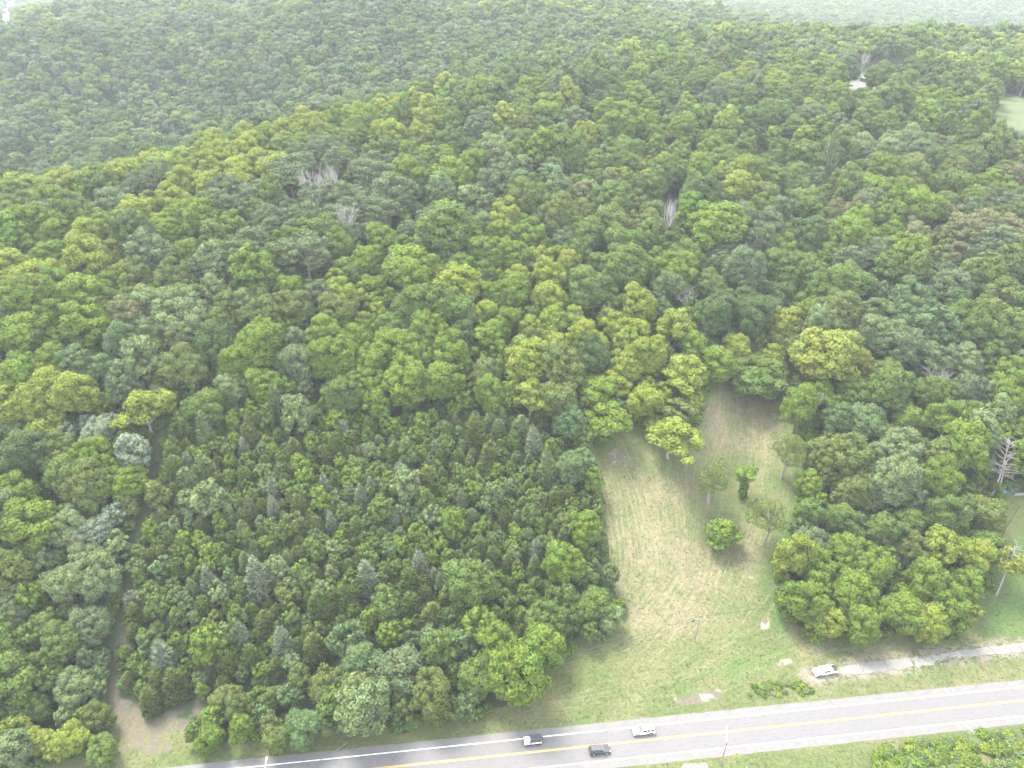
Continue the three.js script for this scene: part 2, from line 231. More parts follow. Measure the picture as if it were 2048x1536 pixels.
// ------------------------------------------------------------------ foliage and wood: shapes shared by all trees of a form
const V = (x, y, z) => new THREE.Vector3(x, y, z);
function leafGeo() { // collects leaves (one bent triangle each) with a normal between the leaf's own and its spray's
  const P = [], N = [], C = [], nrm = new THREE.Vector3(), a = new THREE.Vector3(), b = new THREE.Vector3(), c = new THREE.Vector3();
  return {
    leaf(p, dir, n, L, W, soft, mixOwn, tone) { // dir: along the leaf, n: the way it faces
      b.crossVectors(n, dir).normalize().multiplyScalar(W / 2); c.copy(dir).multiplyScalar(L);
      P.push(p.x + b.x - c.x * 0.4, p.y + b.y - c.y * 0.4, p.z + b.z - c.z * 0.4, p.x - b.x - c.x * 0.4, p.y - b.y - c.y * 0.4, p.z - b.z - c.z * 0.4, p.x + c.x * 0.6, p.y + c.y * 0.6, p.z + c.z * 0.6);
      nrm.copy(soft).multiplyScalar(1 - mixOwn).addScaledVector(n, mixOwn).normalize();
      for (let k = 0; k < 3; k++) { N.push(nrm.x, nrm.y, nrm.z); C.push(tone[0], tone[1], tone[2]); }
    },
    tri(p, q, r, n, tone) { P.push(...p, ...q, ...r); for (let k = 0; k < 3; k++) { N.push(...n[k]); C.push(...tone); } },
    done() { const g = new THREE.BufferGeometry(); g.setAttribute('position', new THREE.Float32BufferAttribute(P, 3)); g.setAttribute('normal', new THREE.Float32BufferAttribute(N, 3)); g.setAttribute('color', new THREE.Float32BufferAttribute(C, 3)); return g; },
    get count() { return P.length / 9; },
  };
}
const ICO = new THREE.IcosahedronGeometry(1, 1).attributes.position.array;
function randDir(R, up = -1) { let y = up + (1 - up) * R(), a = R() * 6.2832, r = Math.sqrt(Math.max(0, 1 - y * y)); return V(Math.cos(a) * r, y, Math.sin(a) * r); }
// a crown from many puffs of leaves: puffs = [{p, r, sq}], sq squashes a puff's height
function puffCrown(puffs, o, R) {
  const G = leafGeo(), cen = V(0, o.cy, 0), n = V(), p = V(), soft = V(), dir = V(), q = V();
  for (const f of puffs) {
    const tint = 0.86 + 0.28 * R(), yel = 1 + (R() - 0.5) * 0.16;
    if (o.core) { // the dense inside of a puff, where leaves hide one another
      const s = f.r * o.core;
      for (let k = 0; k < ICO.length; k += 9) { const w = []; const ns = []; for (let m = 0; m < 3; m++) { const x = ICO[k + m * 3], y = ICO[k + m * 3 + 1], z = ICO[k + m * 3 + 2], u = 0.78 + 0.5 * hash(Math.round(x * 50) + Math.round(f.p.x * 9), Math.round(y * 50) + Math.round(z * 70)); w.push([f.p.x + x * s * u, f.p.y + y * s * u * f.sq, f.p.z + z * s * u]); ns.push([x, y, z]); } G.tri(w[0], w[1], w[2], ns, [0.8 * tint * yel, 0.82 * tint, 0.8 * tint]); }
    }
    const num = Math.round(o.cover * 12.57 * f.r * f.r * (0.45 + 0.55 * f.sq) / (o.L * o.W * 0.5));
    for (let k = 0; k < num; k++) {
      n.copy(randDir(R)); const rr = f.r * (0.86 + 0.24 * R());
      p.set(f.p.x + n.x * rr, f.p.y + n.y * rr * f.sq, f.p.z + n.z * rr);
      if (n.y < -0.55 && R() < 0.7) continue;
      let deep = false; for (const g of puffs) { if (g === f) continue; const dx = p.x - g.p.x, dy = (p.y - g.p.y) / g.sq, dz = p.z - g.p.z; if (dx * dx + dy * dy + dz * dz < g.r * g.r * 0.62) { deep = true; break; } }
      if (deep) continue;
      q.copy(randDir(R)); dir.crossVectors(n, q).normalize().addScaledVector(n, o.out * (0.4 + R())).normalize(); if (dir.y < 0 && R() < o.droop) dir.y *= -0.5;
      q.copy(n).multiplyScalar(0.9).addScaledVector(randDir(R), 0.75).normalize(); q.addScaledVector(dir, -q.dot(dir)).normalize();
      soft.copy(p).sub(cen).normalize().multiplyScalar(0.3).addScaledVector(n, 0.7).normalize();
      const t = tint * (0.8 + 0.4 * R()), L = o.L * (0.65 + 0.7 * R());
      G.leaf(p, dir, q, L, o.W * (0.7 + 0.6 * R()), soft, 0.6, [t * yel, t, t * (2 - yel)]);
    }
  }
  return G.done();
}
// puffs over a dome of half-width Rx and half-height Ry about height cy
function dome(o, R) {
  const out = [], ph = R() * 9;
  for (let tries = 0; out.length < o.n && tries < 4000; tries++) {
    const dr = randDir(R, o.low), lob = 1 + o.lob * (vnoise(dr.x * 1.7 + ph, dr.z * 1.7 + dr.y * 1.3 + 5) - 0.55) * 2;
    const r = o.Rx * lerp(o.rmin, o.rmax, R()), k = (out.length < o.n * 0.8 ? 0.86 + 0.14 * R() : 0.3 + 0.4 * R()) * lob;
    const p = V(dr.x * (o.Rx - r * 0.8) * k, o.cy + dr.y * (o.Ry - r * 0.7) * k, dr.z * (o.Rx - r * 0.8) * k);
    if (out.some((f) => f.p.distanceTo(p) < (f.r + r) * o.gap)) continue;
    out.push({ p, r, sq: o.sq ?? 0.85 });
  }
  return out;
}
function tube(pts, r0, r1, sides = 6) { // a tapering limb through points
  const P = [], I = [], up = V(0.3, 1, 0.2), t = V(), b = V(), c = V();
  pts.forEach((p, i) => { t.copy(pts[Math.min(i + 1, pts.length - 1)]).sub(pts[Math.max(i - 1, 0)]).normalize(); b.crossVectors(t, Math.abs(t.y) > 0.9 ? V(1, 0, 0) : up).normalize(); c.crossVectors(t, b); const r = lerp(r0, r1, i / (pts.length - 1)); for (let k = 0; k < sides; k++) { const a = k / sides * 6.2832; P.push(p.x + (b.x * Math.cos(a) + c.x * Math.sin(a)) * r, p.y + (b.y * Math.cos(a) + c.y * Math.sin(a)) * r, p.z + (b.z * Math.cos(a) + c.z * Math.sin(a)) * r); } });
  for (let i = 0; i < pts.length - 1; i++) for (let k = 0; k < sides; k++) { const a = i * sides + k, e = i * sides + (k + 1) % sides; I.push(a, e, a + sides, e, e + sides, a + sides); }
  const g = new THREE.BufferGeometry(); g.setAttribute('position', new THREE.Float32BufferAttribute(P, 3)); g.setIndex(I); g.computeVertexNormals(); return g;
}
function limbs(o, R, tips) { // trunk with limbs bending towards the puffs
  const parts = [], lean = V((R() - 0.5) * o.lean, 1, (R() - 0.5) * o.lean), fork = o.fork, top = lean.clone().multiplyScalar(fork / lean.y);
  parts.push(tube([V(0, -0.6, 0), V(0, 0.05, 0), top.clone().multiplyScalar(0.5).add(V((R() - 0.5) * 0.3, 0, (R() - 0.5) * 0.3)), top], o.r * 1.15, o.r * 0.72, 7));
  for (const tip of tips) { const mid = top.clone().lerp(tip, 0.5); mid.y += (tip.y - top.y) * 0.12; mid.x += (tip.x - top.x) * -0.08; mid.x += (R() - 0.5) * 0.6; mid.z += (R() - 0.5) * 0.6; parts.push(tube([top.clone().add(V(0, -0.1, 0)), mid, tip], o.r * o.limb, o.r * 0.12, 5)); }
  return mergeGeometries(parts);
}
function bare(o, R) { // a leafless tree: limbs that fork again and again
  const parts = [];
  (function grow(p, dir, len, r, n) {
    const mid = p.clone().addScaledVector(dir, len * 0.55).add(V((R() - 0.5) * len * 0.12, (R() - 0.5) * len * 0.06, (R() - 0.5) * len * 0.12)), end = p.clone().addScaledVector(dir, len).add(V((R() - 0.5) * len * 0.14, 0, (R() - 0.5) * len * 0.14));
    parts.push(tube([p, mid, end], r, r * 0.62, n > 2 ? 6 : 4)); if (n <= 0) return;
    const k = n === o.n ? o.first : 2 + (R() < 0.5 ? 1 : 0);
    for (let i = 0; i < k; i++) { const a = (i / k + R() * 0.3) * 6.2832, s = o.spread * (0.6 + 0.6 * R()), nd = dir.clone().addScaledVector(V(Math.cos(a), (R() - 0.3) * 0.4 + o.up, Math.sin(a)), s).normalize(); grow(i % 2 && n < o.n ? mid : end, nd, len * (0.6 + 0.25 * R()), r * 0.6, n - 1); }
  })(V(0, -0.5, 0), V((R() - 0.5) * 0.1, 1, (R() - 0.5) * 0.1).normalize(), o.len, o.r, o.n);
  return mergeGeometries(parts);
}
// every form: nominal half-width R and height H in metres, a crown and a trunk
const FORMS = {};
function form(key, count, make) { FORMS[key] = []; for (let i = 0; i < count; i++) { const R = rng(key.charCodeAt(0) * 977 + key.charCodeAt(1) * 131 + i * 7919); FORMS[key].push(make(R, i)); } }
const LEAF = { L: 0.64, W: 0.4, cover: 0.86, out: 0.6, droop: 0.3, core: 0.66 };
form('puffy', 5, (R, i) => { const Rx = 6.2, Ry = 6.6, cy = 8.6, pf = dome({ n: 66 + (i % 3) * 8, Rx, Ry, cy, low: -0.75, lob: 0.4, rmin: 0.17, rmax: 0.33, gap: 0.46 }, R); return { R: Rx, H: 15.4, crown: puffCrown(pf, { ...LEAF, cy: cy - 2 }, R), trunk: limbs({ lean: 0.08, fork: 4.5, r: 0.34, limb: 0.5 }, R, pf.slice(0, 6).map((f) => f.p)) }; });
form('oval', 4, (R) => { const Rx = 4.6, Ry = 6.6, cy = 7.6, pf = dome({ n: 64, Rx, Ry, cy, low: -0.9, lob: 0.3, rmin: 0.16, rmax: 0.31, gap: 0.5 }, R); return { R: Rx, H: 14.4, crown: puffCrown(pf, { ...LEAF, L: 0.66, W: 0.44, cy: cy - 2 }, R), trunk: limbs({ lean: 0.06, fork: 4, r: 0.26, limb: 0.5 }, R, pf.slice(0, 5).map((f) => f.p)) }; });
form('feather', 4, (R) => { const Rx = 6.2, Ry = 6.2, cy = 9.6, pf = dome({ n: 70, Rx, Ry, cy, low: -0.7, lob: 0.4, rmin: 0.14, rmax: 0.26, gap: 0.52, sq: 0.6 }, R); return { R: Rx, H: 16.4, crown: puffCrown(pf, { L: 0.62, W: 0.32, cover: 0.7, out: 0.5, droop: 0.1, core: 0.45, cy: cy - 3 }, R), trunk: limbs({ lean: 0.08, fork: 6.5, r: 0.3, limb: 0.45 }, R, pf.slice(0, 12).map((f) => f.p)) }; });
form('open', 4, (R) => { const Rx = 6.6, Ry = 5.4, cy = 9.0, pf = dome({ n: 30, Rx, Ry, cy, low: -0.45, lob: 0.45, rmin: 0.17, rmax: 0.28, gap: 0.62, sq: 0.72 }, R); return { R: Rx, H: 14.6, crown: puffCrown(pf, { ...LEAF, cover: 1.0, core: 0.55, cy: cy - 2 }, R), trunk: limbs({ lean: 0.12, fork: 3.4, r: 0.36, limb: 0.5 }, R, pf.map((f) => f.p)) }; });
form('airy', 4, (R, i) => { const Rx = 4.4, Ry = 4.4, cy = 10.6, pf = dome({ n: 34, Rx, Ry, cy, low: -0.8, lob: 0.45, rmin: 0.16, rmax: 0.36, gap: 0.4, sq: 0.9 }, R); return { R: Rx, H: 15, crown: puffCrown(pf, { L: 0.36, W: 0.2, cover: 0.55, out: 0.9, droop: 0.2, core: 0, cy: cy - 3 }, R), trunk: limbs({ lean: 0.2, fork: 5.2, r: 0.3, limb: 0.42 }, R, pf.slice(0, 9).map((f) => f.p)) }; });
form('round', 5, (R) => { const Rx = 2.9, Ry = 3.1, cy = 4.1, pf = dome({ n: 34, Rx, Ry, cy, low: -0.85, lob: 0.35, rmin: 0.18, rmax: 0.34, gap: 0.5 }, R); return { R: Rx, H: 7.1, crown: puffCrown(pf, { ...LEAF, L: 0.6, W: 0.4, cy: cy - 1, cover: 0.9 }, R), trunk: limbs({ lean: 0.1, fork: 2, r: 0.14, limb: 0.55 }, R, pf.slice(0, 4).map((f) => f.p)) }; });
function sprays(o, R) { // a cedar: short upswept sprays round a stem
  const G = leafGeo(), p = V(), dir = V(), n = V(), soft = V(), ph = R() * 20;
  const rad = (y, a) => { const k = clamp((y - 0.3) / (o.H - 0.3), 0, 1); return o.R * Math.pow(1 - k, o.taper) * (0.55 + 0.45 * Math.min(1, k * 6 + 0.35)) * (0.74 + 0.52 * vnoise(Math.cos(a) * 1.8 + ph, y * 0.9 + Math.sin(a) * 1.8 + ph)); };
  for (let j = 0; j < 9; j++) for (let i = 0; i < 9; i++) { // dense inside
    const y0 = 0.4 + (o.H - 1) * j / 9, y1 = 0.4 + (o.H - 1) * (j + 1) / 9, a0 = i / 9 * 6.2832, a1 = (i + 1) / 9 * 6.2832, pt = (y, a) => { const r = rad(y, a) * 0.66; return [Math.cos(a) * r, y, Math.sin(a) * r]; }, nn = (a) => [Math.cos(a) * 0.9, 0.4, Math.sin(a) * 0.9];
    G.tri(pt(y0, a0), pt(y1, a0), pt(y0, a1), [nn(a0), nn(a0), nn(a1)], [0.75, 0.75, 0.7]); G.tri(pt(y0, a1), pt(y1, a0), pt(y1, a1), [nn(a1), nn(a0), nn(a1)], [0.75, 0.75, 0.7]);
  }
  for (let k = 0; k < o.num; k++) {
    const y = 0.3 + (o.H - 0.2) * (1 - Math.sqrt(R()) * 0.98), a = R() * 6.2832, r = rad(y, a) * (0.72 + 0.34 * R()), t = (0.78 + 0.44 * R()) * (0.8 + 0.4 * vnoise(a * 2 + ph, y * 1.5));
    p.set(Math.cos(a) * r, y, Math.sin(a) * r); soft.set(Math.cos(a) * 0.8, 0.55, Math.sin(a) * 0.8).normalize();
    dir.set(Math.cos(a) + (R() - 0.5) * 0.9, o.up + (R() - 0.5) * 0.7, Math.sin(a) + (R() - 0.5) * 0.9).normalize(); n.copy(soft).addScaledVector(randDir(R), 0.9); n.addScaledVector(dir, -n.dot(dir)).normalize();
    G.leaf(p, dir, n, o.L * (0.6 + 0.8 * R()), o.W * (0.7 + 0.6 * R()), soft, 0.4, [t, t, t * 0.95]);
  }
  return G.done();
}
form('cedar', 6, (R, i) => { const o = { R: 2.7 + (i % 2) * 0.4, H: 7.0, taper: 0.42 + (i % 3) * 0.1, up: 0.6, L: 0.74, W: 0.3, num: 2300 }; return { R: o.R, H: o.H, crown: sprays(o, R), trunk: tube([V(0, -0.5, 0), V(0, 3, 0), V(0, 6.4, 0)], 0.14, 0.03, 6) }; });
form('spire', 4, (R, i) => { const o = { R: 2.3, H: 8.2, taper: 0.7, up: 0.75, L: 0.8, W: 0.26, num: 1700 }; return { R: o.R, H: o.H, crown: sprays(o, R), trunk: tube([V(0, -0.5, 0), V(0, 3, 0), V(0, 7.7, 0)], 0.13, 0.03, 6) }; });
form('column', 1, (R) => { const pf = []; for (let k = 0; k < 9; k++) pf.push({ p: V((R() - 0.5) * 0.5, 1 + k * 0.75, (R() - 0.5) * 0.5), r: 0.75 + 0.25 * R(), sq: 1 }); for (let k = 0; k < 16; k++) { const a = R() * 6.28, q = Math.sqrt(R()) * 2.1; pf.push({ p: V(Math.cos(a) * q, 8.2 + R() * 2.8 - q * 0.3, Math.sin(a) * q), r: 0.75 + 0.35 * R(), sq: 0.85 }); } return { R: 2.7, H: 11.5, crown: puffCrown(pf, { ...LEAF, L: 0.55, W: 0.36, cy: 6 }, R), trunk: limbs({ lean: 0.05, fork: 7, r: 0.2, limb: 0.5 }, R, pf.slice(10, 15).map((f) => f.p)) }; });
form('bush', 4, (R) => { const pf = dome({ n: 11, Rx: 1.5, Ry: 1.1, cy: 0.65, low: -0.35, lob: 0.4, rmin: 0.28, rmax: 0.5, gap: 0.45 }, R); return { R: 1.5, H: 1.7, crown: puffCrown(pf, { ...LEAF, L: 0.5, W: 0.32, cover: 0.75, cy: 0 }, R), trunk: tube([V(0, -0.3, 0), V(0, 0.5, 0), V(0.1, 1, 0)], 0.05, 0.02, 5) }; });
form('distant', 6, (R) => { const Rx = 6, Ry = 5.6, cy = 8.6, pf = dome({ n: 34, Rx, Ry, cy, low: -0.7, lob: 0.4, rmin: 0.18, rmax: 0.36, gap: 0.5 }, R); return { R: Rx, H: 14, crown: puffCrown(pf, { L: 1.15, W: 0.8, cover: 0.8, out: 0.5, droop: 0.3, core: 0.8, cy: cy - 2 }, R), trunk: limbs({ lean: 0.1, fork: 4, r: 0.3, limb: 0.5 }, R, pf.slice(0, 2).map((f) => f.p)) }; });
FORMS.dead = [0, 1, 2, 3].map((i) => { const R = rng(4242 + i * 17); return { R: 4.6, H: 14, crown: null, trunk: bare({ n: 6, first: 4 + (i % 2), len: 4.6, r: 0.36, spread: i === 2 ? 1.1 : 0.62, up: i === 2 ? 0.0 : 0.25 }, R) }; });

// ------------------------------------------------------------------ leaf and bark colours
const HUE = { b: [0.117, 0.174, 0.024], y: [0.168, 0.210, 0.031], Y: [0.170, 0.200, 0.034], m: [0.096, 0.144, 0.031], d: [0.068, 0.108, 0.031], g: [0.102, 0.138, 0.060], l: [0.134, 0.178, 0.068], o: [0.108, 0.140, 0.034], t: [0.095, 0.146, 0.052], s: [0.164, 0.206, 0.128], r: [0.138, 0.144, 0.058] };
const HUENAME = { b: 'bright-green', y: 'yellow-green', Y: 'yellowish', m: 'mid-green', d: 'dark-green', g: 'grey-green', l: 'sage-green', o: 'olive-green', t: 'bluish-green', s: 'silvery', r: 'tan-tinged' };
const foliage = (c, name) => { const m = new THREE.MeshPhysicalMaterial({ color: new THREE.Color().setRGB(...c), roughness: 0.9, vertexColors: true, side: THREE.DoubleSide, transmission: 0.3, thickness: 0, specularIntensity: 0.15 }); m.name = name; return m; };
const LEAVES = {}; for (const k in HUE) LEAVES[k] = [foliage(HUE[k], 'leaves')];
const WHITELEAF = foliage([1, 1, 1], 'leaves');
const bark = (c) => { const t = dataTex(64, 256, (i, j) => { const n = 0.7 + 0.6 * fbm(i / 5, j / 26, 3); return c.map((q) => q * n); }, true); return std(1, 1, 1, 0.95, { map: t }); };
const BARK = std(0.075, 0.064, 0.052, 0.95), PALEBARK = std(0.22, 0.205, 0.19, 0.95), DEADWOOD = std(0.31, 0.29, 0.27, 0.95);

// ------------------------------------------------------------------ which trees stand where
// crown centre (u, v) and width in the photograph's pixels, colour, form
const PLACED = `
82,340,70,m,puffy|140,352,60,y,puffy|140,410,62,m,puffy|222,392,66,g,feather|232,362,60,y,puffy|342,400,75,y,puffy|410,378,56,y,puffy|425,330,70,y,puffy|320,325,70,y,puffy|400,435,80,b,puffy|305,490,110,g,feather|440,405,85,g,feather|490,480,100,g,feather|185,470,75,y,puffy|165,520,95,y,puffy|228,520,60,y,puffy|85,515,70,b,puffy|45,550,90,y,puffy|160,580,105,b,puffy|328,552,50,o,puffy|370,495,50,b,puffy|422,503,50,b,puffy|430,470,60,o,oval|400,535,55,t,oval|260,632,85,r,feather|160,642,100,b,puffy|45,610,80,b,puffy|40,665,100,b,puffy|360,620,105,l,puffy|432,580,55,l,oval|455,625,60,o,oval|270,592,55,m,feather|318,590,50,b,puffy|697,322,60,o,feather|575,332,110,g,feather|637,375,95,g,feather|745,350,85,g,feather|775,385,95,g,feather|765,430,80,g,feather|685,430,80,g,feather|610,490,115,g,feather|575,430,65,g,feather|527,440,60,g,feather|747,468,55,g,feather|878,455,115,m,puffy|944,405,65,l,oval|900,345,95,b,puffy|840,335,60,d,puffy|805,515,120,b,puffy|735,520,70,b,puffy|905,560,100,y,puffy|830,570,80,b,puffy|850,612,100,m,puffy|752,568,65,b,puffy|688,595,65,y,puffy|730,650,55,b,puffy|970,505,75,b,puffy|1000,465,60,y,puffy|970,550,60,m,puffy|985,590,60,b,puffy|650,672,80,b,puffy|520,690,100,b,puffy|600,620,75,o,puffy|580,520,60,m,puffy|545,525,60,b,puffy
1184,330,70,m,puffy|1240,320,70,m,puffy|1045,335,50,l,oval|1100,355,50,t,oval|1280,335,45,y,puffy|1335,345,65,m,puffy|1475,370,80,y,puffy|1400,360,60,b,puffy|1430,430,120,b,puffy|1165,385,65,r,puffy|1220,400,85,m,puffy|1112,438,75,o,puffy|1230,450,80,o,puffy|1180,470,75,m,puffy|1250,490,80,m,puffy|1074,530,65,Y,open|1066,470,70,b,puffy|1034,480,50,b,puffy|1170,570,95,m,puffy|1240,540,95,m,puffy|1370,510,75,m,puffy|1315,530,50,b,puffy|1425,465,60,l,feather|1430,500,55,g,feather|1490,540,85,g,puffy|1437,535,40,l,oval|1330,575,75,t,feather|1420,570,60,o,puffy|1420,632,80,d,puffy|1500,630,85,d,puffy|1345,650,95,y,open|1225,645,70,y,open|1150,640,60,y,open|1105,645,65,y,puffy|1655,328,45,l,spire|1560,315,60,m,puffy|1560,360,65,m,puffy|1685,360,55,o,oval|1615,405,80,m,puffy|1735,395,75,g,puffy|1790,400,65,b,puffy|1885,408,55,o,puffy|1675,415,45,r,puffy|1715,470,90,b,puffy|1833,485,55,r,puffy|1785,465,55,b,puffy|1925,465,80,r,feather|2000,470,100,g,feather|1695,520,70,g,feather|1870,520,55,o,oval|1895,570,85,g,puffy|1815,590,85,t,puffy|1710,560,90,m,puffy|1620,555,75,m,puffy|2010,570,45,o,oval
1656,690,135,Y,puffy|1820,630,75,t,puffy|1756,665,75,l,puffy|1806,700,85,g,feather|1825,740,65,b,puffy|1766,745,70,o,puffy|1925,720,75,l,puffy|2000,650,95,m,puffy|1940,655,90,m,puffy|1640,790,70,b,open|1598,825,75,b,puffy|1775,785,85,m,puffy|1850,790,60,m,puffy|1935,780,65,g,puffy|1735,845,85,t,puffy|1825,835,70,b,puffy|1935,830,65,b,puffy|2000,830,60,l,oval|1640,915,72,o,puffy|1706,915,90,o,puffy|1812,900,90,l,puffy|1862,925,85,o,puffy|1926,910,100,b,puffy|1786,965,98,l,puffy|1875,965,80,b,puffy|2035,865,60,b,puffy|1978,1025,88,o,puffy|1886,1035,85,m,puffy|1935,1112,80,y,puffy|1690,1100,75,b,puffy|1621,1027,60,m,puffy|1615,965,55,b,puffy|1600,1205,85,b,puffy|1638,1140,75,b,puffy|1695,1190,90,b,puffy|1745,1145,80,b,puffy|1790,1215,90,b,puffy|1850,1170,85,b,puffy|1900,1215,85,b,puffy|1650,1235,70,y,puffy|1720,1250,75,b,puffy|1855,1240,80,y,puffy|1925,1170,70,b,puffy|1820,1100,70,o,puffy|1770,1060,70,m,puffy|1680,1040,70,m,puffy
145,1375,75,l,puffy|148,1478,70,y,puffy|28,1495,75,l,oval|182,1245,75,g,puffy|330,1322,58,s,spire|305,1292,55,t,oval|26,1225,65,l,puffy|86,1240,55,o,puffy|115,1160,80,l,puffy|195,1157,85,l,puffy|420,1300,75,b,round|417,1160,40,s,spire|263,1200,42,s,cedar|693,1282,70,t,round|825,1280,38,t,round|780,1270,58,b,round|865,1232,60,o,cedar|961,1258,70,b,round|940,1165,105,m,puffy|730,1404,118,l,puffy|883,1300,75,m,oval|958,1360,85,m,puffy|865,1395,85,o,puffy|565,1282,50,s,spire|630,1297,55,o,cedar|645,1385,65,o,puffy|604,1446,80,t,puffy|540,1400,50,o,puffy|1035,1350,118,b,puffy|1180,1210,80,m,puffy|1130,1130,85,b,puffy|1165,1060,70,b,puffy|1150,930,75,t,puffy|1190,970,45,b,round|1100,1240,80,m,puffy|1215,1225,60,l,puffy|480,722,85,b,puffy|590,725,85,g,puffy|660,720,90,b,puffy|282,727,80,l,oval|370,740,88,o,puffy|210,735,65,t,puffy|95,775,90,y,puffy|150,790,90,y,puffy|60,810,80,y,puffy|285,812,112,y,open|262,895,78,s,oval|198,868,70,s,puffy|40,985,88,b,puffy|190,920,75,b,puffy|250,965,75,b,puffy|175,985,90,o,puffy|425,1002,75,l,round|400,815,80,m,puffy|832,710,78,b,puffy|907,710,88,b,puffy|812,760,100,b,puffy|977,752,70,o,puffy|687,785,80,m,puffy|595,845,65,l,round|812,975,68,l,round|982,1010,55,t,round|722,995,33,s,spire|450,1400,60,o,puffy|485,1430,60,o,puffy|420,1470,60,b,puffy|400,1490,50,t,puffy|560,1480,60,o,puffy|80,1330,70,m,puffy|60,1420,70,m,puffy|200,1430,60,o,puffy|205,1500,60,m,puffy|80,1480,60,Y,puffy|300,1400,50,o,cedar|350,1370,55,o,cedar`;
const FIELDTREES = [ // base on the grass (u, v), crown width in pixels, height in metres, colour, form, bark, label
  [1335, 916, 128, 12.5, 'y', 'open', 0, 'wide yellow-green spreading tree standing alone in the upper part of the mown field'],
  [1212, 880, 112, 12.5, 'b', 'open', 0, 'bright spreading tree with long low limbs at the left edge of the mown field'],
  [1060, 840, 100, 14, 'y', 'open', 0, 'pale yellow-green open tree with pale forked limbs left of the upper field'],
  [1185, 810, 95, 12, 'b', 'puffy', 0, 'dense rounded green tree left of the brown opening above the field'],
  [1225, 812, 80, 12, 'y', 'open', 0, 'yellow-green open tree leaning against a dense round one above the field'],
  [1358, 790, 125, 14, 'y', 'open', 1, 'large yellow-green tree with bare pale dead limbs at the head of the field'],
  [1425, 765, 85, 13, 'b', 'puffy', 0, 'bright tree at the head of the field beside the tree with dead limbs'],
  [1345, 850, 85, 9, 'o', 'oval', 0, 'duller olive tree just behind the wide spreading field tree'],
  [1505, 792, 122, 13, 'm', 'puffy', 0, 'big dense green rounded tree where the mown field narrows'],
  [1416, 1007, 78, 14.5, 'o', 'airy', 1, 'airy thin-leaved tree with one leaning pale trunk in mid field'],
  [1483, 995, 50, 11.5, 'b', 'column', 0, 'narrow tree wrapped in bright green creeper in mid field'],
  [1437, 1092, 76, 10, 'b', 'oval', 0, 'compact egg-shaped green tree in the middle of the mown field'],
  [1526, 1090, 80, 15, 'o', 'airy', 1, 'airy tree with a forked pale trunk near the right side of the field'],
  [1563, 957, 78, 15, 'o', 'airy', 1, 'tall airy tree with bare pale trunk on the right edge of the field'],
];
const DEADTREES = [ // crown centre (u, v), width and height in pixels, variant, label
  [1340, 425, 42, 95, 0, 'tall bare whitish dead tree on the slope behind the field'],
  [1305, 465, 18, 70, 3, 'slim dead snag left of the tall whitish dead tree'],
  [1372, 590, 62, 50, 2, 'bare grey spreading dead crown above the head of the field'],
  [1880, 752, 56, 52, 1, 'bare grey dead tree in the right-hand wood'],
  [262, 458, 62, 40, 2, 'leafless grey crown among green trees on the left slope'],
  [640, 368, 50, 92, 0, 'central pale bare stems of the cluster on the grey-green crest'],
  [616, 372, 42, 84, 1, 'leftmost of the pale bare stems on the grey-green crest'],
  [664, 362, 42, 90, 3, 'rightmost of the pale bare stems on the grey-green crest'],
  [628, 400, 40, 70, 0, 'lowest of the pale bare stems on the grey-green crest'],
  [740, 360, 46, 50, 2, 'bare purple-grey twigs right of the stem cluster on the crest'],
  [1425, 462, 56, 46, 2, 'thin bare grey crown right of the tall whitish dead tree'],
  [690, 440, 45, 90, 1, 'pale forked bare trunk below the grey-green crest'],
  [1725, 122, 26, 48, 1, 'bare pale tree standing at the farmyard lawn'],
  [1380, 722, 46, 40, 2, 'pale dead limbs standing out of a yellow-green crown at the field head'],
  [1635, 800, 36, 24, 2, 'small dead pale crown in the wood right of the narrow field end'],
  [170, 590, 26, 50, 3, 'thin pale bare stems at far left of the slope'],
  [1150, 640, 34, 60, 1, 'pale bare limbs among yellow-green trees left of the field head'],
  [1215, 625, 30, 60, 0, 'pale twiggy top of an open tree above the field'],
];
const CEDARWOOD = inPoly(poly([[335, 880], [420, 840], [560, 830], [700, 850], [860, 850], [1010, 860], [1120, 905], [1190, 950], [1205, 1100], [1180, 1260], [1080, 1300], [900, 1280], [830, 1320], [640, 1330], [560, 1370], [420, 1400], [300, 1395], [245, 1360], [250, 1240], [285, 1100], [310, 980]]));
const FARM = inPoly(poly([[1655, 178], [1690, 150], [1700, 138], [1800, 140], [1850, 150], [1860, 175], [1770, 185], [1700, 192]]));
const FARMLAWN = inPoly(poly([[1960, 262], [1985, 225], [1990, 182], [2048, 195], [2140, 210], [2140, 290], [2048, 262]]));
const LAWN2 = inPoly(poly([[1885, 200], [1915, 190], [1930, 215], [1900, 222]]));
const isOpen = (x, d, r) => { const t = roadT(x, d); if (t < 1.2 && t > -40) return true; for (const [a, b] of [[0, 0], [r, 0], [-r, 0], [0, r], [0, -r]]) if (mGrass(x + a, d + b) > 0.5 || mTrack(x + a * 0.5, d + b * 0.5) > 0.5) return true; return FARM(x, d) || FARMLAWN(x, d) || LAWN2(x, d); };

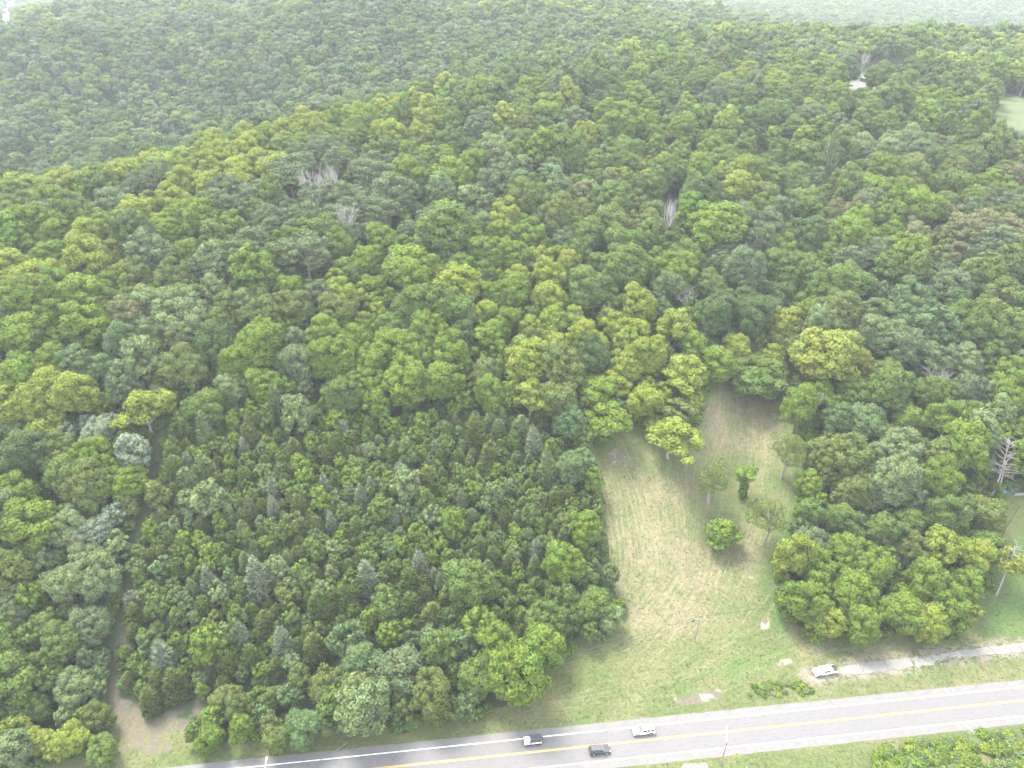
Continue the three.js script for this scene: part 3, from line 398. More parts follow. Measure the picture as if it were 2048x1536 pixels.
const trees = []; // {x, d, y, r, hue, form, label?}
const grid = new Map(), GC = 8;
function near(x, d, r, k) { const n = 3, i = Math.floor(x / GC), j = Math.floor(d / GC); for (let a = -n; a <= n; a++) for (let b = -n; b <= n; b++) for (const t of grid.get((i + a) * 4096 + j + b) ?? []) if (Math.hypot(t.x - x, t.d - d) < (t.r + r) * k) return true; return false; }
function addTree(t) { t.y = land(t.x, t.d); const k = Math.floor(t.x / GC) * 4096 + Math.floor(t.d / GC); if (!grid.has(k)) grid.set(k, []); grid.get(k).push(t); trees.push(t); return t; }
const TR = rng(20240);
for (const [u, v, w, h, hue, f, pale, label] of FIELDTREES) { const p = at(u, v), r = w * p.z / FPX / 2; addTree({ x: p.x, d: p.d, r, h, hue, form: f, label, pale, own: true }); }
for (const line of PLACED.trim().split(/[\n|]/)) {
  const [u, v, w, hue, f] = line.split(',').map((q, i) => i < 3 ? +q : q), F = FORMS[f][0], mid = (F.H * 0.56) / F.R;
  let p = at(u, v, 8), r = 5; for (let k = 0; k < 5; k++) { r = w * p.z / FPX / 2; p = at(u, v, r * mid); }
  if (near(p.x, p.d, r, 0.45)) continue;
  addTree({ x: p.x, d: p.d, r: r * 1.04, hue, form: f });
}
// crowns that fill the gaps: colour from the placed trees round them
const anchors = trees.filter((t) => !t.own).map((t) => [t.x, t.d, t.hue, t.form]);
function huesNear(x, d) { const q = anchors.map((a) => [(a[0] - x) ** 2 + (a[1] - d) ** 2, a]).sort((p, s) => p[0] - s[0]).slice(0, 6).map((p) => p[1]); return q[Math.floor(TR() * TR() * q.length)]; }
function seen(x, y, d) { const [u, v, z] = proj(x, y, d); if (z < 20 || u < -150 || u > 2198 || v < -140 || v > 1660) return false; const L = Math.hypot(x, d); for (let k = 0.35; k < 0.985; k += 0.02) { if (land(x * k, d * k) + 8 > EYE + (y - EYE) * k) return false; } return true; }
// ground that lies open to view in the photograph stays open: no filling tree may stand before it
const VIEWS = [[[1690, 174], [1706, 150], [1708, 140], [1724, 142], [1756, 150], [1796, 152], [1792, 161], [1768, 167], [1738, 166], [1712, 172]], [[1985, 250], [1995, 190], [2048, 200], [2140, 210], [2140, 285], [2048, 256]], [[226, 1420], [226, 1340], [246, 1230], [256, 1230], [240, 1330], [250, 1400], [395, 1425], [370, 1460], [360, 1500], [300, 1530], [240, 1500]], [[303, 975], [316, 900], [338, 850], [354, 845], [332, 895], [314, 965]], [[274, 1095], [292, 1020], [300, 1020], [282, 1095]], [[0, 20], [22, 20], [22, 46], [0, 46]], [[12, 2], [36, 2], [36, 12], [12, 12]], [[40, 46], [66, 46], [66, 54], [40, 54]], [[1325, 385], [1360, 385], [1352, 450], [1332, 450]], [[1355, 572], [1392, 572], [1384, 600], [1360, 600]], [[1862, 732], [1900, 732], [1892, 764], [1868, 764]], [[240, 444], [284, 444], [274, 466], [248, 466]], [[614, 338], [668, 338], [662, 395], [622, 395]], [[675, 405], [706, 405], [702, 465], [682, 465]], [[1716, 104], [1736, 104], [1732, 142], [1720, 142]], [[2000, 875], [2045, 875], [2045, 955], [1996, 1000], [1984, 990]], [[1988, 1190], [2000, 1110], [2045, 1075], [2045, 1150], [2000, 1195]]].map(inPoly);
function hides(x, y, d, r) { for (const [a, b] of [[0, 2.3], [-0.7, 1.6], [0.7, 1.6], [0, 1.4], [0, 0.6], [-0.5, 2], [0.5, 2]]) { const [u, v] = proj(x + a * r, y + b * r, d); if (VIEWS.some((f) => f(u, v))) return true; } return false; }
function fill(n, box, rad, k, choose) { for (let i = 0; i < n; i++) { const x = lerp(box[0], box[1], TR()), d = lerp(box[2], box[3], TR()), q = rad(x, d); if (!q) continue; const r = q; if (isOpen(x, d, Math.min(r * 0.4, 2.2)) || near(x, d, r, k)) continue; const y = land(x, d); if (!seen(x, y + r * 2.2, d) || hides(x, y, d, r)) continue; const c = choose(x, d, r); addTree({ x, d, r, ...c }); } }
const pick = (s) => s[Math.floor(TR() * s.length)];
fill(26000, [-130, 60, 85, 215], (x, d) => CEDARWOOD(x, d) ? lerp(1.9, 3.2 + 3 * fbm(x / 22, d / 22, 2), TR() * TR()) : 0, 0.58, () => { const f = TR(); return f < 0.36 ? { hue: pick('oooomomlom'), form: 'cedar' } : f < 0.42 ? { hue: pick('sssl'), form: 'spire' } : { hue: pick('bmmtlbmob'), form: 'round' }; });
fill(60000, [-330, 330, 78, 330], (x, d) => CEDARWOOD(x, d) ? 0 : lerp(4.8, 8.4, TR()), 0.64, (x, d, r) => { const a = huesNear(x, d); return { hue: TR() < 0.8 ? a[2] : pick('bmdgo'), form:  TR() < 0.72 || a[3] === 'open' ? (a[3] === 'open' || a[3] === 'spire' || a[3] === 'round' || a[3] === 'cedar' ? 'puffy' : a[3]) : pick(['puffy', 'oval', 'puffy', 'feather']) }; });
fill(30000, [-330, 330, 78, 330], (x, d) => CEDARWOOD(x, d) ? 0 : lerp(2.2, 4.2, TR()), 0.58, (x, d) => { const a = huesNear(x, d); return { hue: TR() < 0.7 ? a[2] : pick('bmdt'), form: 'round' }; });
fill(60000, [-560, 560, 300, 720], () => lerp(5, 8.8, TR()), 0.68, (x, d) => { const a = x / d, back = d > tab(clamp(a, -1.2, 1.2), KA, KD) + 25 && x < 60; return { hue: back ? pick('dmgdmdgm') : x < -30 ? pick('yyybyb') : pick('bmgmobdybmm'), form: d < 470 ? pick(['puffy', 'puffy', 'oval', 'feather']) : 'distant' }; });
fill(90000, [-1250, 1250, 560, 1450], (x, d) => lerp(5.6, 9.4, TR()), 0.72, (x, d) => ({ hue: fbm(x / 90, d / 90, 2) > 0.5 ? pick('bmybyblmo') : pick('mmgdmtlg'), form: 'distant' }));
fill(60000, [-1700, 1800, 1400, 2600], (x, d) => lerp(7, 10, TR()), 0.78, (x, d) => ({ hue: fbm(x / 200, d / 200, 2) > 0.5 ? pick('bylbmy') : pick('mlgbm'), form: 'distant' }));

// ------------------------------------------------------------------ sort: the largest of each kind stand singly, the rest are woods
const KINDOF = { puffy: 'broadleaf_tree', oval: 'broadleaf_tree', open: 'broadleaf_tree', airy: 'broadleaf_tree', column: 'broadleaf_tree', feather: 'locust_tree', round: 'young_tree', cedar: 'cedar_tree', spire: 'cedar_tree', distant: 'far_tree' };
const CAT = { broadleaf_tree: 'tree', locust_tree: 'feathery tree', young_tree: 'young tree', cedar_tree: 'cedar' };
for (const t of trees) { const F = FORMS[t.form], i = Math.floor(TR() * F.length); t.F = F[i]; t.i = i; t.s = t.r / t.F.R; t.sy = t.h ? t.h / t.F.H : t.s * (0.84 + 0.4 * TR() * TR()); if (!t.h && t.r > 7) t.sy *= Math.pow(7 / t.r, 0.5); if (!t.own && /round|cedar|spire/.test(t.form)) t.sy *= 1.2; t.turn = TR() * 6.28; const q = proj(t.x, t.y + t.F.H * t.sy * 0.6, t.d); t.u = q[0]; t.v = q[1]; t.px = t.r * 2 * FPX / q[2]; t.kind = KINDOF[t.form]; t.inview = t.u > -t.px * 0.4 && t.u < 2048 + t.px * 0.4 && t.v > -t.px * 0.3 && t.v < 1536 + t.px * 0.4; }
const single = []; for (const k of ['broadleaf_tree', 'locust_tree', 'young_tree', 'cedar_tree']) { const list = trees.filter((t) => t.kind === k && t.inview).sort((a, b) => (b.own ? 1e4 : b.px) - (a.own ? 1e4 : a.px)).slice(0, 300); list.forEach((t) => { t.single = true; }); single.push(...list); }

// labels: where, colour, form, then a place in a short row
const zone = (n, p) => [n, inPoly(p)];
const ZONES = [
  zone('roadside strip', [[360, 1390], [480, 1380], [600, 1350], [700, 1330], [830, 1340], [1080, 1290], [1110, 1340], [1010, 1460], [700, 1520], [360, 1536]]),
  zone('wood left of clearing', [[-200, 1180], [240, 1180], [225, 1420], [235, 1700], [-200, 1700]]), zone('wood left of track', [[-200, 850], [330, 850], [285, 1000], [245, 1180], [-200, 1180]]),
  zone('young wood beside track', [[330, 850], [560, 850], [560, 1130], [250, 1130], [290, 1000]]), zone('young wood above roadside', [[245, 1130], [640, 1130], [640, 1380], [250, 1420]]),
  zone('mid young wood', [[560, 850], [900, 850], [900, 1130], [560, 1130]]), zone('near young wood', [[640, 1130], [950, 1130], [950, 1330], [640, 1380]]), zone('young wood by field', [[900, 850], [1260, 850], [1260, 1330], [950, 1330], [900, 1130]]),
  zone('wood behind parked pickup', [[1540, 1090], [2048, 1060], [2048, 1330], [1540, 1330]]), zone('wood right of field', [[1570, 850], [2200, 850], [2200, 1090], [1570, 1090]]),
  zone('hollow right of field', [[1440, 620], [2200, 620], [2200, 850], [1560, 850]]), zone('slope behind field', [[1040, 560], [1540, 560], [1540, 860], [1040, 860]]),
  zone('slope above young wood', [[560, 620], [1040, 620], [1040, 850], [560, 850]]), zone('slope above track', [[200, 620], [560, 620], [560, 850], [200, 850]]), zone('far left slope', [[-200, 620], [200, 620], [200, 850], [-200, 850]]),
  zone('grey-green crest', [[480, 300], [820, 300], [820, 520], [480, 520]]), zone('left crest', [[-200, 300], [480, 300], [480, 450], [-200, 450]]), zone('left hillside', [[-200, 450], [480, 450], [560, 620], [-200, 620]]), zone('middle of the hillside', [[480, 480], [1040, 480], [1040, 620], [480, 620]]),
  zone('upper hillside', [[820, 260], [1300, 260], [1300, 480], [820, 480]]), zone('by the white dead tree', [[1040, 400], [1540, 400], [1540, 560], [1040, 560]]), zone('upper right hillside', [[1300, 240], [1700, 240], [1700, 400], [1300, 400]]), zone('right hillside', [[1540, 400], [2300, 400], [2300, 620], [1540, 620]]), zone('below the farmyard', [[1700, 190], [2300, 230], [2300, 400], [1700, 400]]),
  zone('ridge by farmyard', [[1500, 40], [2300, 40], [2300, 240], [1500, 240]]), zone('ridge top', [[700, 60], [1500, 60], [1500, 260], [700, 260]]), zone('far left hillside', [[-300, -200], [700, -200], [700, 300], [-300, 300]]),
];
const SHAPE = { puffy: 'round-crowned', oval: 'oval', open: 'open-crowned', airy: 'airy', column: 'narrow', feather: 'feathery', round: 'rounded', cedar: 'cone-shaped', spire: 'spiky' }, NOUN = { broadleaf_tree: 'tree', locust_tree: 'tree', young_tree: 'young tree', cedar_tree: 'cedar' };
const ORD = ['first', 'second', 'third', 'fourth', 'fifth', 'sixth', 'seventh', 'eighth', 'ninth', 'tenth'];
const groups = new Map();
for (const t of single) { if (t.label) continue; t.zone = (ZONES.find((z) => z[1](t.u, t.v)) ?? ['edge of the picture'])[0]; const k = [t.zone, HUENAME[t.hue], SHAPE[t.form], NOUN[t.kind]].join('|'); if (!groups.has(k)) groups.set(k, []); groups.get(k).push(t); }
for (const [k, list] of groups) {
  const [z, hue, shape, noun] = k.split('|'), say = `${hue} ${shape} ${noun}`, group = `${say}s in the ${z}`;
  const rows = Math.ceil(list.length / 10); list.sort((a, b) => b.v - a.v);
  const per = Math.ceil(list.length / rows);
  for (let r = 0; r < rows; r++) {
    const row = list.slice(r * per, (r + 1) * per).sort((a, b) => a.u - b.u), rowName = rows === 1 ? '' : rows === 2 ? (r ? ', upper row' : ', lower row') : `, ${ORD[r]} row up`;
    row.forEach((t, i) => { t.group = list.length > 1 ? group : undefined; t.label = row.length === 1 ? `${say}, ${z}${rowName}` : i === 0 ? `leftmost ${say}, ${z}${rowName}` : i === row.length - 1 ? `rightmost ${say}, ${z}${rowName}` : `${ORD[i]} ${say} from left, ${z}${rowName}`; });
  }
}
const protos = new Map();
for (const t of single) {
  const b = Math.floor(hash(Math.round(t.x * 7), Math.round(t.d * 7)) * LEAVES[t.hue].length), key = t.form + t.i + t.hue + b + (t.pale ?? 0);
  let o = protos.get(key);
  if (o) { o = o.clone(); scene.add(o); } else {
    o = new THREE.Group(); mesh('trunk', t.F.trunk, t.pale || t.form === 'airy' ? PALEBARK : t.form === 'feather' || t.form === 'open' ? PALEBARK : BARK, o); mesh('crown', t.F.crown, LEAVES[t.hue][b], o); protos.set(key, o); scene.add(o);
  }
  o.name = numbered(t.kind); o.position.set(t.x, t.y, -t.d); o.rotation.y = t.turn; o.scale.set(t.s, t.sy, t.s); tag(o, t.label, CAT[t.kind], t.group);
}
function stuffOf(name, label, list, key) { // what is left over: one object of instanced crowns and trunks
  const o = new THREE.Group(); o.name = name; tag(o, label, 'woodland', null, 'stuff'); scene.add(o);
  const by = new Map(); for (const t of list) { const k = t.form + t.i; if (!by.has(k)) by.set(k, []); by.get(k).push(t); }
  const M = new THREE.Matrix4(), Q = new THREE.Quaternion(), Y = V(0, 1, 0), C = new THREE.Color(), R = rng(99);
  for (const ts of by.values()) {
    const F = ts[0].F, cr = new THREE.InstancedMesh(F.crown, WHITELEAF, ts.length), tk = ts[0].d < 700 ? new THREE.InstancedMesh(F.trunk, BARK, ts.length) : null;
    ts.forEach((t, i) => { M.compose(V(t.x, t.y, -t.d), Q.setFromAxisAngle(Y, t.turn), V(t.s, t.sy, t.s)); cr.setMatrixAt(i, M); tk?.setMatrixAt(i, M); const f = 0.86 + 0.28 * R(), h = HUE[t.hue]; C.setRGB(h[0] * f * (0.94 + 0.12 * R()), h[1] * f, h[2] * f); cr.setColorAt(i, C); });
    for (const [m, n] of [[cr, 'crown'], [tk, 'trunk']]) if (m) { m.name = n; m.castShadow = m.receiveShadow = true; o.add(m); }
  }
}
const rest = trees.filter((t) => !t.single);
stuffOf('far_forest', 'hazy forest covering the far hills behind the crest', rest.filter((t) => t.form === 'distant'));
stuffOf('forest', 'dense mixed forest of smaller trees filling the hillside gaps', rest.filter((t) => t.form !== 'distant'));
{ // brush under and along the edge of the woods
  const list = [], R = rng(812);
  for (let n = 0; n < 60000 && list.length < 9000; n++) { const p = [lerp(-150, 160, R()), lerp(76, 240, Math.sqrt(R()))], [x, d] = p; if (isOpen(x, d, 0.8)) continue; const edge = mGrass(x + 3, d) > 0.4 || mGrass(x - 3, d) > 0.4 || mGrass(x, d - 3) > 0.4 || mTrack(x + 3, d) > 0.4 || mTrack(x - 3, d) > 0.4 || roadT(x, d) < 6; if (!edge && R() > 0.5) continue; const y = land(x, d), q = proj(x, y, d); if (q[0] < -60 || q[0] > 2110 || q[1] > 1620) continue; const i = Math.floor(R() * 4), s = 0.6 + R() * (edge ? 1.0 : 1.0); list.push({ x, d, y, form: 'bush', i, F: FORMS.bush[i], s, sy: s * (0.7 + 0.6 * R()), turn: R() * 6.28, hue: edge ? pick('bmomtb') : pick('dmmo') }); }
  stuffOf('undergrowth', 'low green brush under the trees and along the wood edges', list);
  { // mown grass: short tufts and cut straw over the field and verges
    const R = rng(4747), B = leafGeo(), up = V(0, 1, 0); for (let k = 0; k < 7; k++) { const a = R() * 6.28, p = V((R() - 0.5) * 0.34, 0.05, (R() - 0.5) * 0.34), dr = V(Math.cos(a) * 0.6, 0.7, Math.sin(a) * 0.6).normalize(), n = V(Math.cos(a + 1.6), 0.3, Math.sin(a + 1.6)).normalize(); n.addScaledVector(dr, -n.dot(dr)).normalize(); const t = 0.8 + 0.4 * R(); B.leaf(p, dr, n, 0.22 + 0.12 * R(), 0.1, up, 0.3, [t, t, t]); }
    const geo = B.done(), spots = [];
    for (let n = 0; n < 400000 && spots.length < 26000; n++) { const x = lerp(PX0 + 2, PX1 - 2, R()), d = lerp(76, 225, R()), t = roadT(x, d); if ((t < 0.6 && t > -10.4) || mVerge(x, d) < 0.55) continue; const q = proj(x, land(x, d), d); if (q[0] < -30 || q[0] > 2080 || q[1] > 1570) continue; if (mDirt(x, d) > 0.3 || mRut(x, d) > 0.4) continue; spots.push([x, d]); }
    const m = new THREE.InstancedMesh(geo, WHITELEAF, spots.length), M = new THREE.Matrix4(), Q = new THREE.Quaternion(), C = new THREE.Color();
    spots.forEach(([x, d], i) => { const s = 0.6 + R() * 0.8, h = 0.3 + R() * 0.5; M.compose(V(x, land(x, d), -d), Q.setFromAxisAngle(up, R() * 6.28), V(s, s * h, s)); m.setMatrixAt(i, M); const st = R() < 0.25 + 0.6 * mStraw(x, d) * vnoise(x / 4, d / 4), c = st ? STRAW : R() < 0.5 ? GRASS2 : GRASS, k = 0.95 + 0.6 * R(); C.setRGB(c[0] * k, c[1] * k, c[2] * k); m.setColorAt(i, C); });
    m.name = 'grass'; m.receiveShadow = true; tag(m, 'short mown grass and straw over the field and road verges', 'grass', null, 'stuff'); scene.add(m);
  }
  const w = [], brush = inPoly(poly([[1745, 1545], [1760, 1500], [1830, 1490], [1920, 1470], [2048, 1462], [2140, 1452], [2140, 1600], [1745, 1600]])), weed = inPoly(poly([[1480, 1385], [1500, 1370], [1540, 1362], [1600, 1366], [1640, 1380], [1600, 1392], [1520, 1396]]));
  for (let n = 0; n < 40000 && w.length < 1000; n++) { const x = lerp(30, 140, R()), d = lerp(70, 112, R()), t = roadT(x, d), inB = brush(x, d), inW = weed(x, d); if (!(inB || inW) || (t < 2 && t > -11.5) || R() > smooth(0.3, 0.6, fbm(x / 4, d / 4, 3))) continue; const i = Math.floor(R() * 4), s = inW ? 0.25 + R() * 0.35 : 0.3 + R() * 0.7; w.push({ x, d, y: land(x, d), form: 'bush', i, F: FORMS.bush[i], s, sy: s * (0.6 + 0.5 * R()), turn: R() * 6.28, hue: pick('bybmyl') }); }
  stuffOf('weeds', 'tangle of tall weeds on the road verge', w);
}
// dead trees
for (const [u, v, w, h, i, label] of DEADTREES) {
  const F = FORMS.dead[i], p0 = at(u, v, 9), hm = h * p0.z / FPX / 0.8, tall = Math.min(24, Math.max(hm, 13)), p = at(u, v, tall * 0.66), o = new THREE.Group(), bb = new THREE.Box3().setFromBufferAttribute(F.trunk.attributes.position), wide = (bb.max.x - bb.min.x + bb.max.z - bb.min.z) / 2;
  mesh('trunk', F.trunk, DEADWOOD, o); o.name = numbered('dead_tree'); o.position.set(p.x, land(p.x, p.d), -p.d); o.rotation.y = i * 2 + u; const s = w * p.z / FPX / wide, sy = tall / bb.max.y; o.scale.set(s, sy, s); tag(o, label, 'dead tree'); scene.add(o);
}
console.log('trees', trees.length, 'single', single.length, 'rest', rest.length, 'protos', protos.size, Object.entries(FORMS).map(([k, l]) => k + ':' + (l[0].crown ? l[0].crown.attributes.position.count / 3 : 0) + '/' + (l[0].trunk.index.count / 3)).join(' '));
console.log('kinds', ['broadleaf_tree', 'locust_tree', 'young_tree', 'cedar_tree', 'far_tree'].map((k) => k + ' ' + trees.filter((t) => t.kind === k && t.inview).length).join(', '));

// ------------------------------------------------------------------ old driveway of broken concrete slabs
function prism(pts, y0, y1) { // an upright slab over a polygon of (x, d)
  const P = [], N = []; let ar = 0; pts.forEach(([a, b], i) => { const [c, e] = pts[(i + 1) % pts.length]; ar += a * e - c * b; }); if (ar < 0) pts = pts.slice().reverse();
  const tri = (a, b, c) => P.push(...a, ...b, ...c), T = (p) => [p[0], y1, -p[1]], B = (p) => [p[0], y0, -p[1]];
  for (let i = 1; i < pts.length - 1; i++) tri(T(pts[0]), T(pts[i]), T(pts[i + 1]));
  pts.forEach((p, i) => { const q = pts[(i + 1) % pts.length]; tri(B(p), B(q), T(p)); tri(T(p), B(q), T(q)); });
  const g = new THREE.BufferGeometry(); g.setAttribute('position', new THREE.Float32BufferAttribute(P, 3)); g.setAttribute('uv', new THREE.Float32BufferAttribute(P.flatMap((v, i) => i % 3 === 0 ? [v / 4, -P[i + 2] / 4] : []), 2)); g.computeVertexNormals(); return g;
}
{
  const conc = std(1, 1, 1, 0.9, { map: dataTex(256, 256, (i, j) => { const w = Math.min(1, Math.min(i, j, 255 - i, 255 - j) / 30), n = fbm(i / 50, j / 50, 4), k = 1 + w * (n - 0.5) * 0.5 + (hash(i, j) - 0.5) * 0.14; return [0.14 * k, 0.132 * k, 0.124 * k]; }, true) });
  const drive = new THREE.Group(); drive.name = 'driveway'; scene.add(drive); tag(drive, null, null, null, 'structure');
  const Z = (x, y) => { const p = at(1500 + x / 3.737, 1200 + y / 3.737); return [p.x, p.d]; }, R = rng(33);
  const row = [[[655, 503], [690, 562]], [[820, 476], [852, 552]], [[1003, 452], [1034, 530]], [[1190, 430], [1228, 498]]];
  const row2 = [[[1560, 378], [1600, 428]], [[1690, 364], [1716, 416]], [[1775, 349], [1850, 406]], [[2000, 326], [2040, 388]], [[2150, 305], [2200, 362]], [[2330, 280], [2380, 335]]];
  const grow = (rw) => { for (let i = 0; i < rw.length - 1; i++) { const [a, b] = [rw[i], rw[i + 1]], pts = [], ends = [Z(...a[0]), Z(...b[0]), Z(...b[1]), Z(...a[1])]; for (let e = 0; e < 4; e++) { const p = ends[e], q = ends[(e + 1) % 4]; for (let k = 0; k < 5; k++) { const f = k / 5, rag = e === 2 ? 0.5 : e === 0 ? 0.28 : 0.1; pts.push([lerp(p[0], q[0], f) + (R() - 0.5) * 0.1, lerp(p[1], q[1], f) + (R() - 0.5) * rag]); } } const cx = ends.reduce((s, p) => s + p[0], 0) / 4, cd = ends.reduce((s, p) => s + p[1], 0) / 4, y = land(cx, cd); mesh(numberedPart('slab'), prism(pts.map(([x, d]) => [cx + (x - cx) * 0.985, cd + (d - cd) * 0.985]), y - 0.15, y + 0.05 + R() * 0.02), conc, drive); } };
  let n = 0; function numberedPart(s) { return n++ ? `${s}_${String(n - 1).padStart(3, '0')}` : s; }
  grow(row); grow(row2);
  const gravel = std(1, 1, 1, 0.95, { map: dataTex(256, 256, (i, j) => { const n = fbm(i / 30, j / 30, 4), k = 0.75 + 0.5 * n + (hash(i, j) - 0.5) * 0.3; return [0.175 * k, 0.165 * k, 0.15 * k]; }, true) });
  gravel.map.repeat.set(0.2, 0.2);
  const gp = inPoly([Z(1195, 432), Z(1300, 420), Z(1450, 395), Z(1690, 366), Z(1700, 402), Z(1500, 432), Z(1400, 452), Z(1385, 478), Z(1230, 498)]);
  sheet('gravel_patch', (x, d) => gp(x + (fbm(x, d, 2) - 0.5) * 1.2, d + (fbm(x + 9, d, 2) - 0.5)), [78, 115, 98, 116], 0.4, 0.02, gravel);
  const jp = inPoly(poly([[1362, 1540], [1366, 1528], [1412, 1525], [1420, 1540]])), J = at(1390, 1534);
  sheet('side_driveway', jp, [J.x - 8, J.x + 8, J.d - 6, J.d + 5], 0.25, 0.012, conc);
  // farmyard drive
  const fd = inPoly(poly([[1660, 178], [1692, 170], [1716, 160], [1746, 162], [1752, 154], [1785, 148], [1790, 158], [1772, 172], [1740, 180]])), box = poly([[1640, 190], [1800, 140], [1800, 190], [1640, 140]]);
  const xs = box.map((p) => p[0]), ds = box.map((p) => p[1]);
  const pale = std(0.10, 0.095, 0.088, 0.95), lawn = std(1, 1, 1, 0.95, { map: dataTex(128, 128, (i, j) => { const k = 0.8 + 0.4 * fbm(i / 20, j / 20, 3); return [0.058 * k, 0.078 * k, 0.024 * k]; }, true) }); lawn.map.repeat.set(0.05, 0.05);
  sheet('gravel_yard', fd, [Math.min(...xs), Math.max(...xs), Math.min(...ds), Math.max(...ds)], 1.5, 0.12, pale);
  const lawnOf = (f, pts) => { const p = poly(pts), a = p.map((q) => q[0]), b = p.map((q) => q[1]); sheet(numbered('lawn'), f, [Math.min(...a), Math.max(...a), Math.min(...b), Math.max(...b)], 2, 0.06, lawn); };
  lawnOf(FARM, [[1655, 185], [1690, 142], [1800, 140], [1860, 185]]); lawnOf(FARMLAWN, [[1950, 262], [1990, 182], [2140, 210], [2140, 290]]); lawnOf(LAWN2, [[1880, 225], [1935, 188]].concat([[1885, 190], [1935, 225]]));
}

// ------------------------------------------------------------------ vehicles
function hex(b, t) { // a closed block from its bottom and top quads (each four points, counter-clockwise from above)
  const P = [], q = (a, c, d, e) => P.push(...a, ...c, ...d, ...a, ...d, ...e);
  q(b[3], b[2], b[1], b[0]); q(t[0], t[1], t[2], t[3]); for (let i = 0; i < 4; i++) { const j = (i + 1) % 4; q(b[i], b[j], t[j], t[i]); }
  const g = new THREE.BufferGeometry(); g.setAttribute('position', new THREE.Float32BufferAttribute(P, 3)); g.computeVertexNormals(); return g;
}
const rect = (x0, x1, y, z) => [[x0, y, z], [x1, y, z], [x1, y, -z], [x0, y, -z]];
const block = (x0, x1, y0, y1, z0, z1) => hex([[x0, y0, z1], [x1, y0, z1], [x1, y0, z0], [x0, y0, z0]], [[x0, y1, z1], [x1, y1, z1], [x1, y1, z0], [x0, y1, z0]]);
function profile(pts, wheels, r, width, bevel) { // body side with round wheel arches, pushed out to the width with rounded edges
  const s = new THREE.Shape(); s.moveTo(...pts[0]); for (const p of pts.slice(1)) s.lineTo(...p);
  const y0 = pts[0][1]; for (const w of wheels) { s.lineTo(w + r, y0); s.absarc(w, y0, r, 0, Math.PI, false); } s.closePath();
  const g = new THREE.ExtrudeGeometry(s, { depth: width - 2 * bevel, bevelEnabled: true, bevelThickness: bevel, bevelSize: bevel * 0.8, bevelOffset: -bevel * 0.8, bevelSegments: 2, curveSegments: 8 }); g.translate(0, 0, -width / 2 + bevel); return g;
}
function pane(face, u0, u1, v0, v1, out = 0.02) { // a window lying on a slanted face given by four corners
  const F = face.map((p) => V(...p)), P = (u, v) => F[0].clone().lerp(F[1], u).lerp(F[3].clone().lerp(F[2], u), v), n = F[1].clone().sub(F[0]).cross(F[3].clone().sub(F[0])).normalize();
  const c = [P(u0, v0), P(u1, v0), P(u1, v1), P(u0, v1)]; return hex(c.map((p) => p.clone().addScaledVector(n, -0.02).toArray()), c.map((p) => p.clone().addScaledVector(n, out).toArray()));
}
const paintOf = (r, g, b) => new THREE.MeshPhysicalMaterial({ color: new THREE.Color().setRGB(r, g, b), roughness: 0.35, clearcoat: 0.7, clearcoatRoughness: 0.08 });
const WHITE = paintOf(0.5, 0.5, 0.5), BLACKP = paintOf(0.022, 0.022, 0.027), GLASS = new THREE.MeshPhysicalMaterial({ color: new THREE.Color().setRGB(0.03, 0.035, 0.04), roughness: 0.06, clearcoat: 1 }), SCREEN = new THREE.MeshPhysicalMaterial({ color: new THREE.Color().setRGB(0.10, 0.13, 0.14), roughness: 0.05, clearcoat: 1 });
const RUBBER = std(0.025, 0.025, 0.026, 0.9), RIM = std(0.5, 0.5, 0.52, 0.35, { metalness: 0.7 }), TRIM = std(0.04, 0.04, 0.042, 0.6), REDLAMP = std(0.4, 0.02, 0.02, 0.3), CLEARLAMP = std(0.7, 0.7, 0.68, 0.2), CLOTH = std(0.035, 0.037, 0.043, 0.85);
function wheel(o, x, z, r, rimMat = RIM) { const t = mesh('wheel', new THREE.CylinderGeometry(r, r, 0.24, 20).rotateX(Math.PI / 2), RUBBER, o); t.position.set(x, r, z); const m = mesh('rim', new THREE.CylinderGeometry(r * 0.66, r * 0.6, 0.262, 12).rotateX(Math.PI / 2), rimMat, t); return m; }
const both = (f) => [1, -1].forEach(f);
function cabin(o, base, top, y0, y1, mat, roofMat, wins, ws = [0.06, 0.94, 0.1, 0.92]) { // base and top: [x0, x1, half width]
  const B = rect(base[0], base[1], y0, base[2]), T = rect(top[0], top[1], y1, top[2]); mesh('cabin', hex(B, T), mat, o);
  const roof = hex(rect(top[0] - 0.03, top[1] + 0.02, y1 - 0.01, top[2] + 0.015), rect(top[0] + 0.1, top[1] - 0.12, y1 + 0.075, top[2] - 0.1)); mesh('roof', roof, roofMat, o);
  both((s) => { const f = s > 0 ? [B[0], B[1], T[1], T[0]] : [B[2], B[3], T[3], T[2]]; for (const [u0, u1] of wins) mesh('window', s > 0 ? pane(f, u0, u1, 0.2, 0.86) : pane(f, 1 - u1, 1 - u0, 0.2, 0.86), GLASS, o); });
  mesh('windscreen', pane([B[1], B[2], T[2], T[1]], ...ws), SCREEN, o); mesh('rear_window', pane([B[3], B[0], T[0], T[3]], 0.1, 0.9, 0.25, 0.85), GLASS, o);
}
function lights(o, xf, xr, y, z, w = 0.3) { both((s) => { mesh('headlight', block(xf - 0.08, xf + 0.03, y, y + 0.16, s * z - w / 2, s * z + w / 2), CLEARLAMP, o); mesh('tail_light', block(xr - 0.03, xr + 0.08, y + 0.06, y + 0.34, s * (z + 0.04) - 0.09, s * (z + 0.04) + 0.09), REDLAMP, o); }); }
function mirrors(o, x, y, z, m) { both((s) => mesh('mirror', block(x - 0.1, x + 0.1, y, y + 0.17, s > 0 ? z : -z - 0.22, s > 0 ? z + 0.22 : -z), m, o)); }
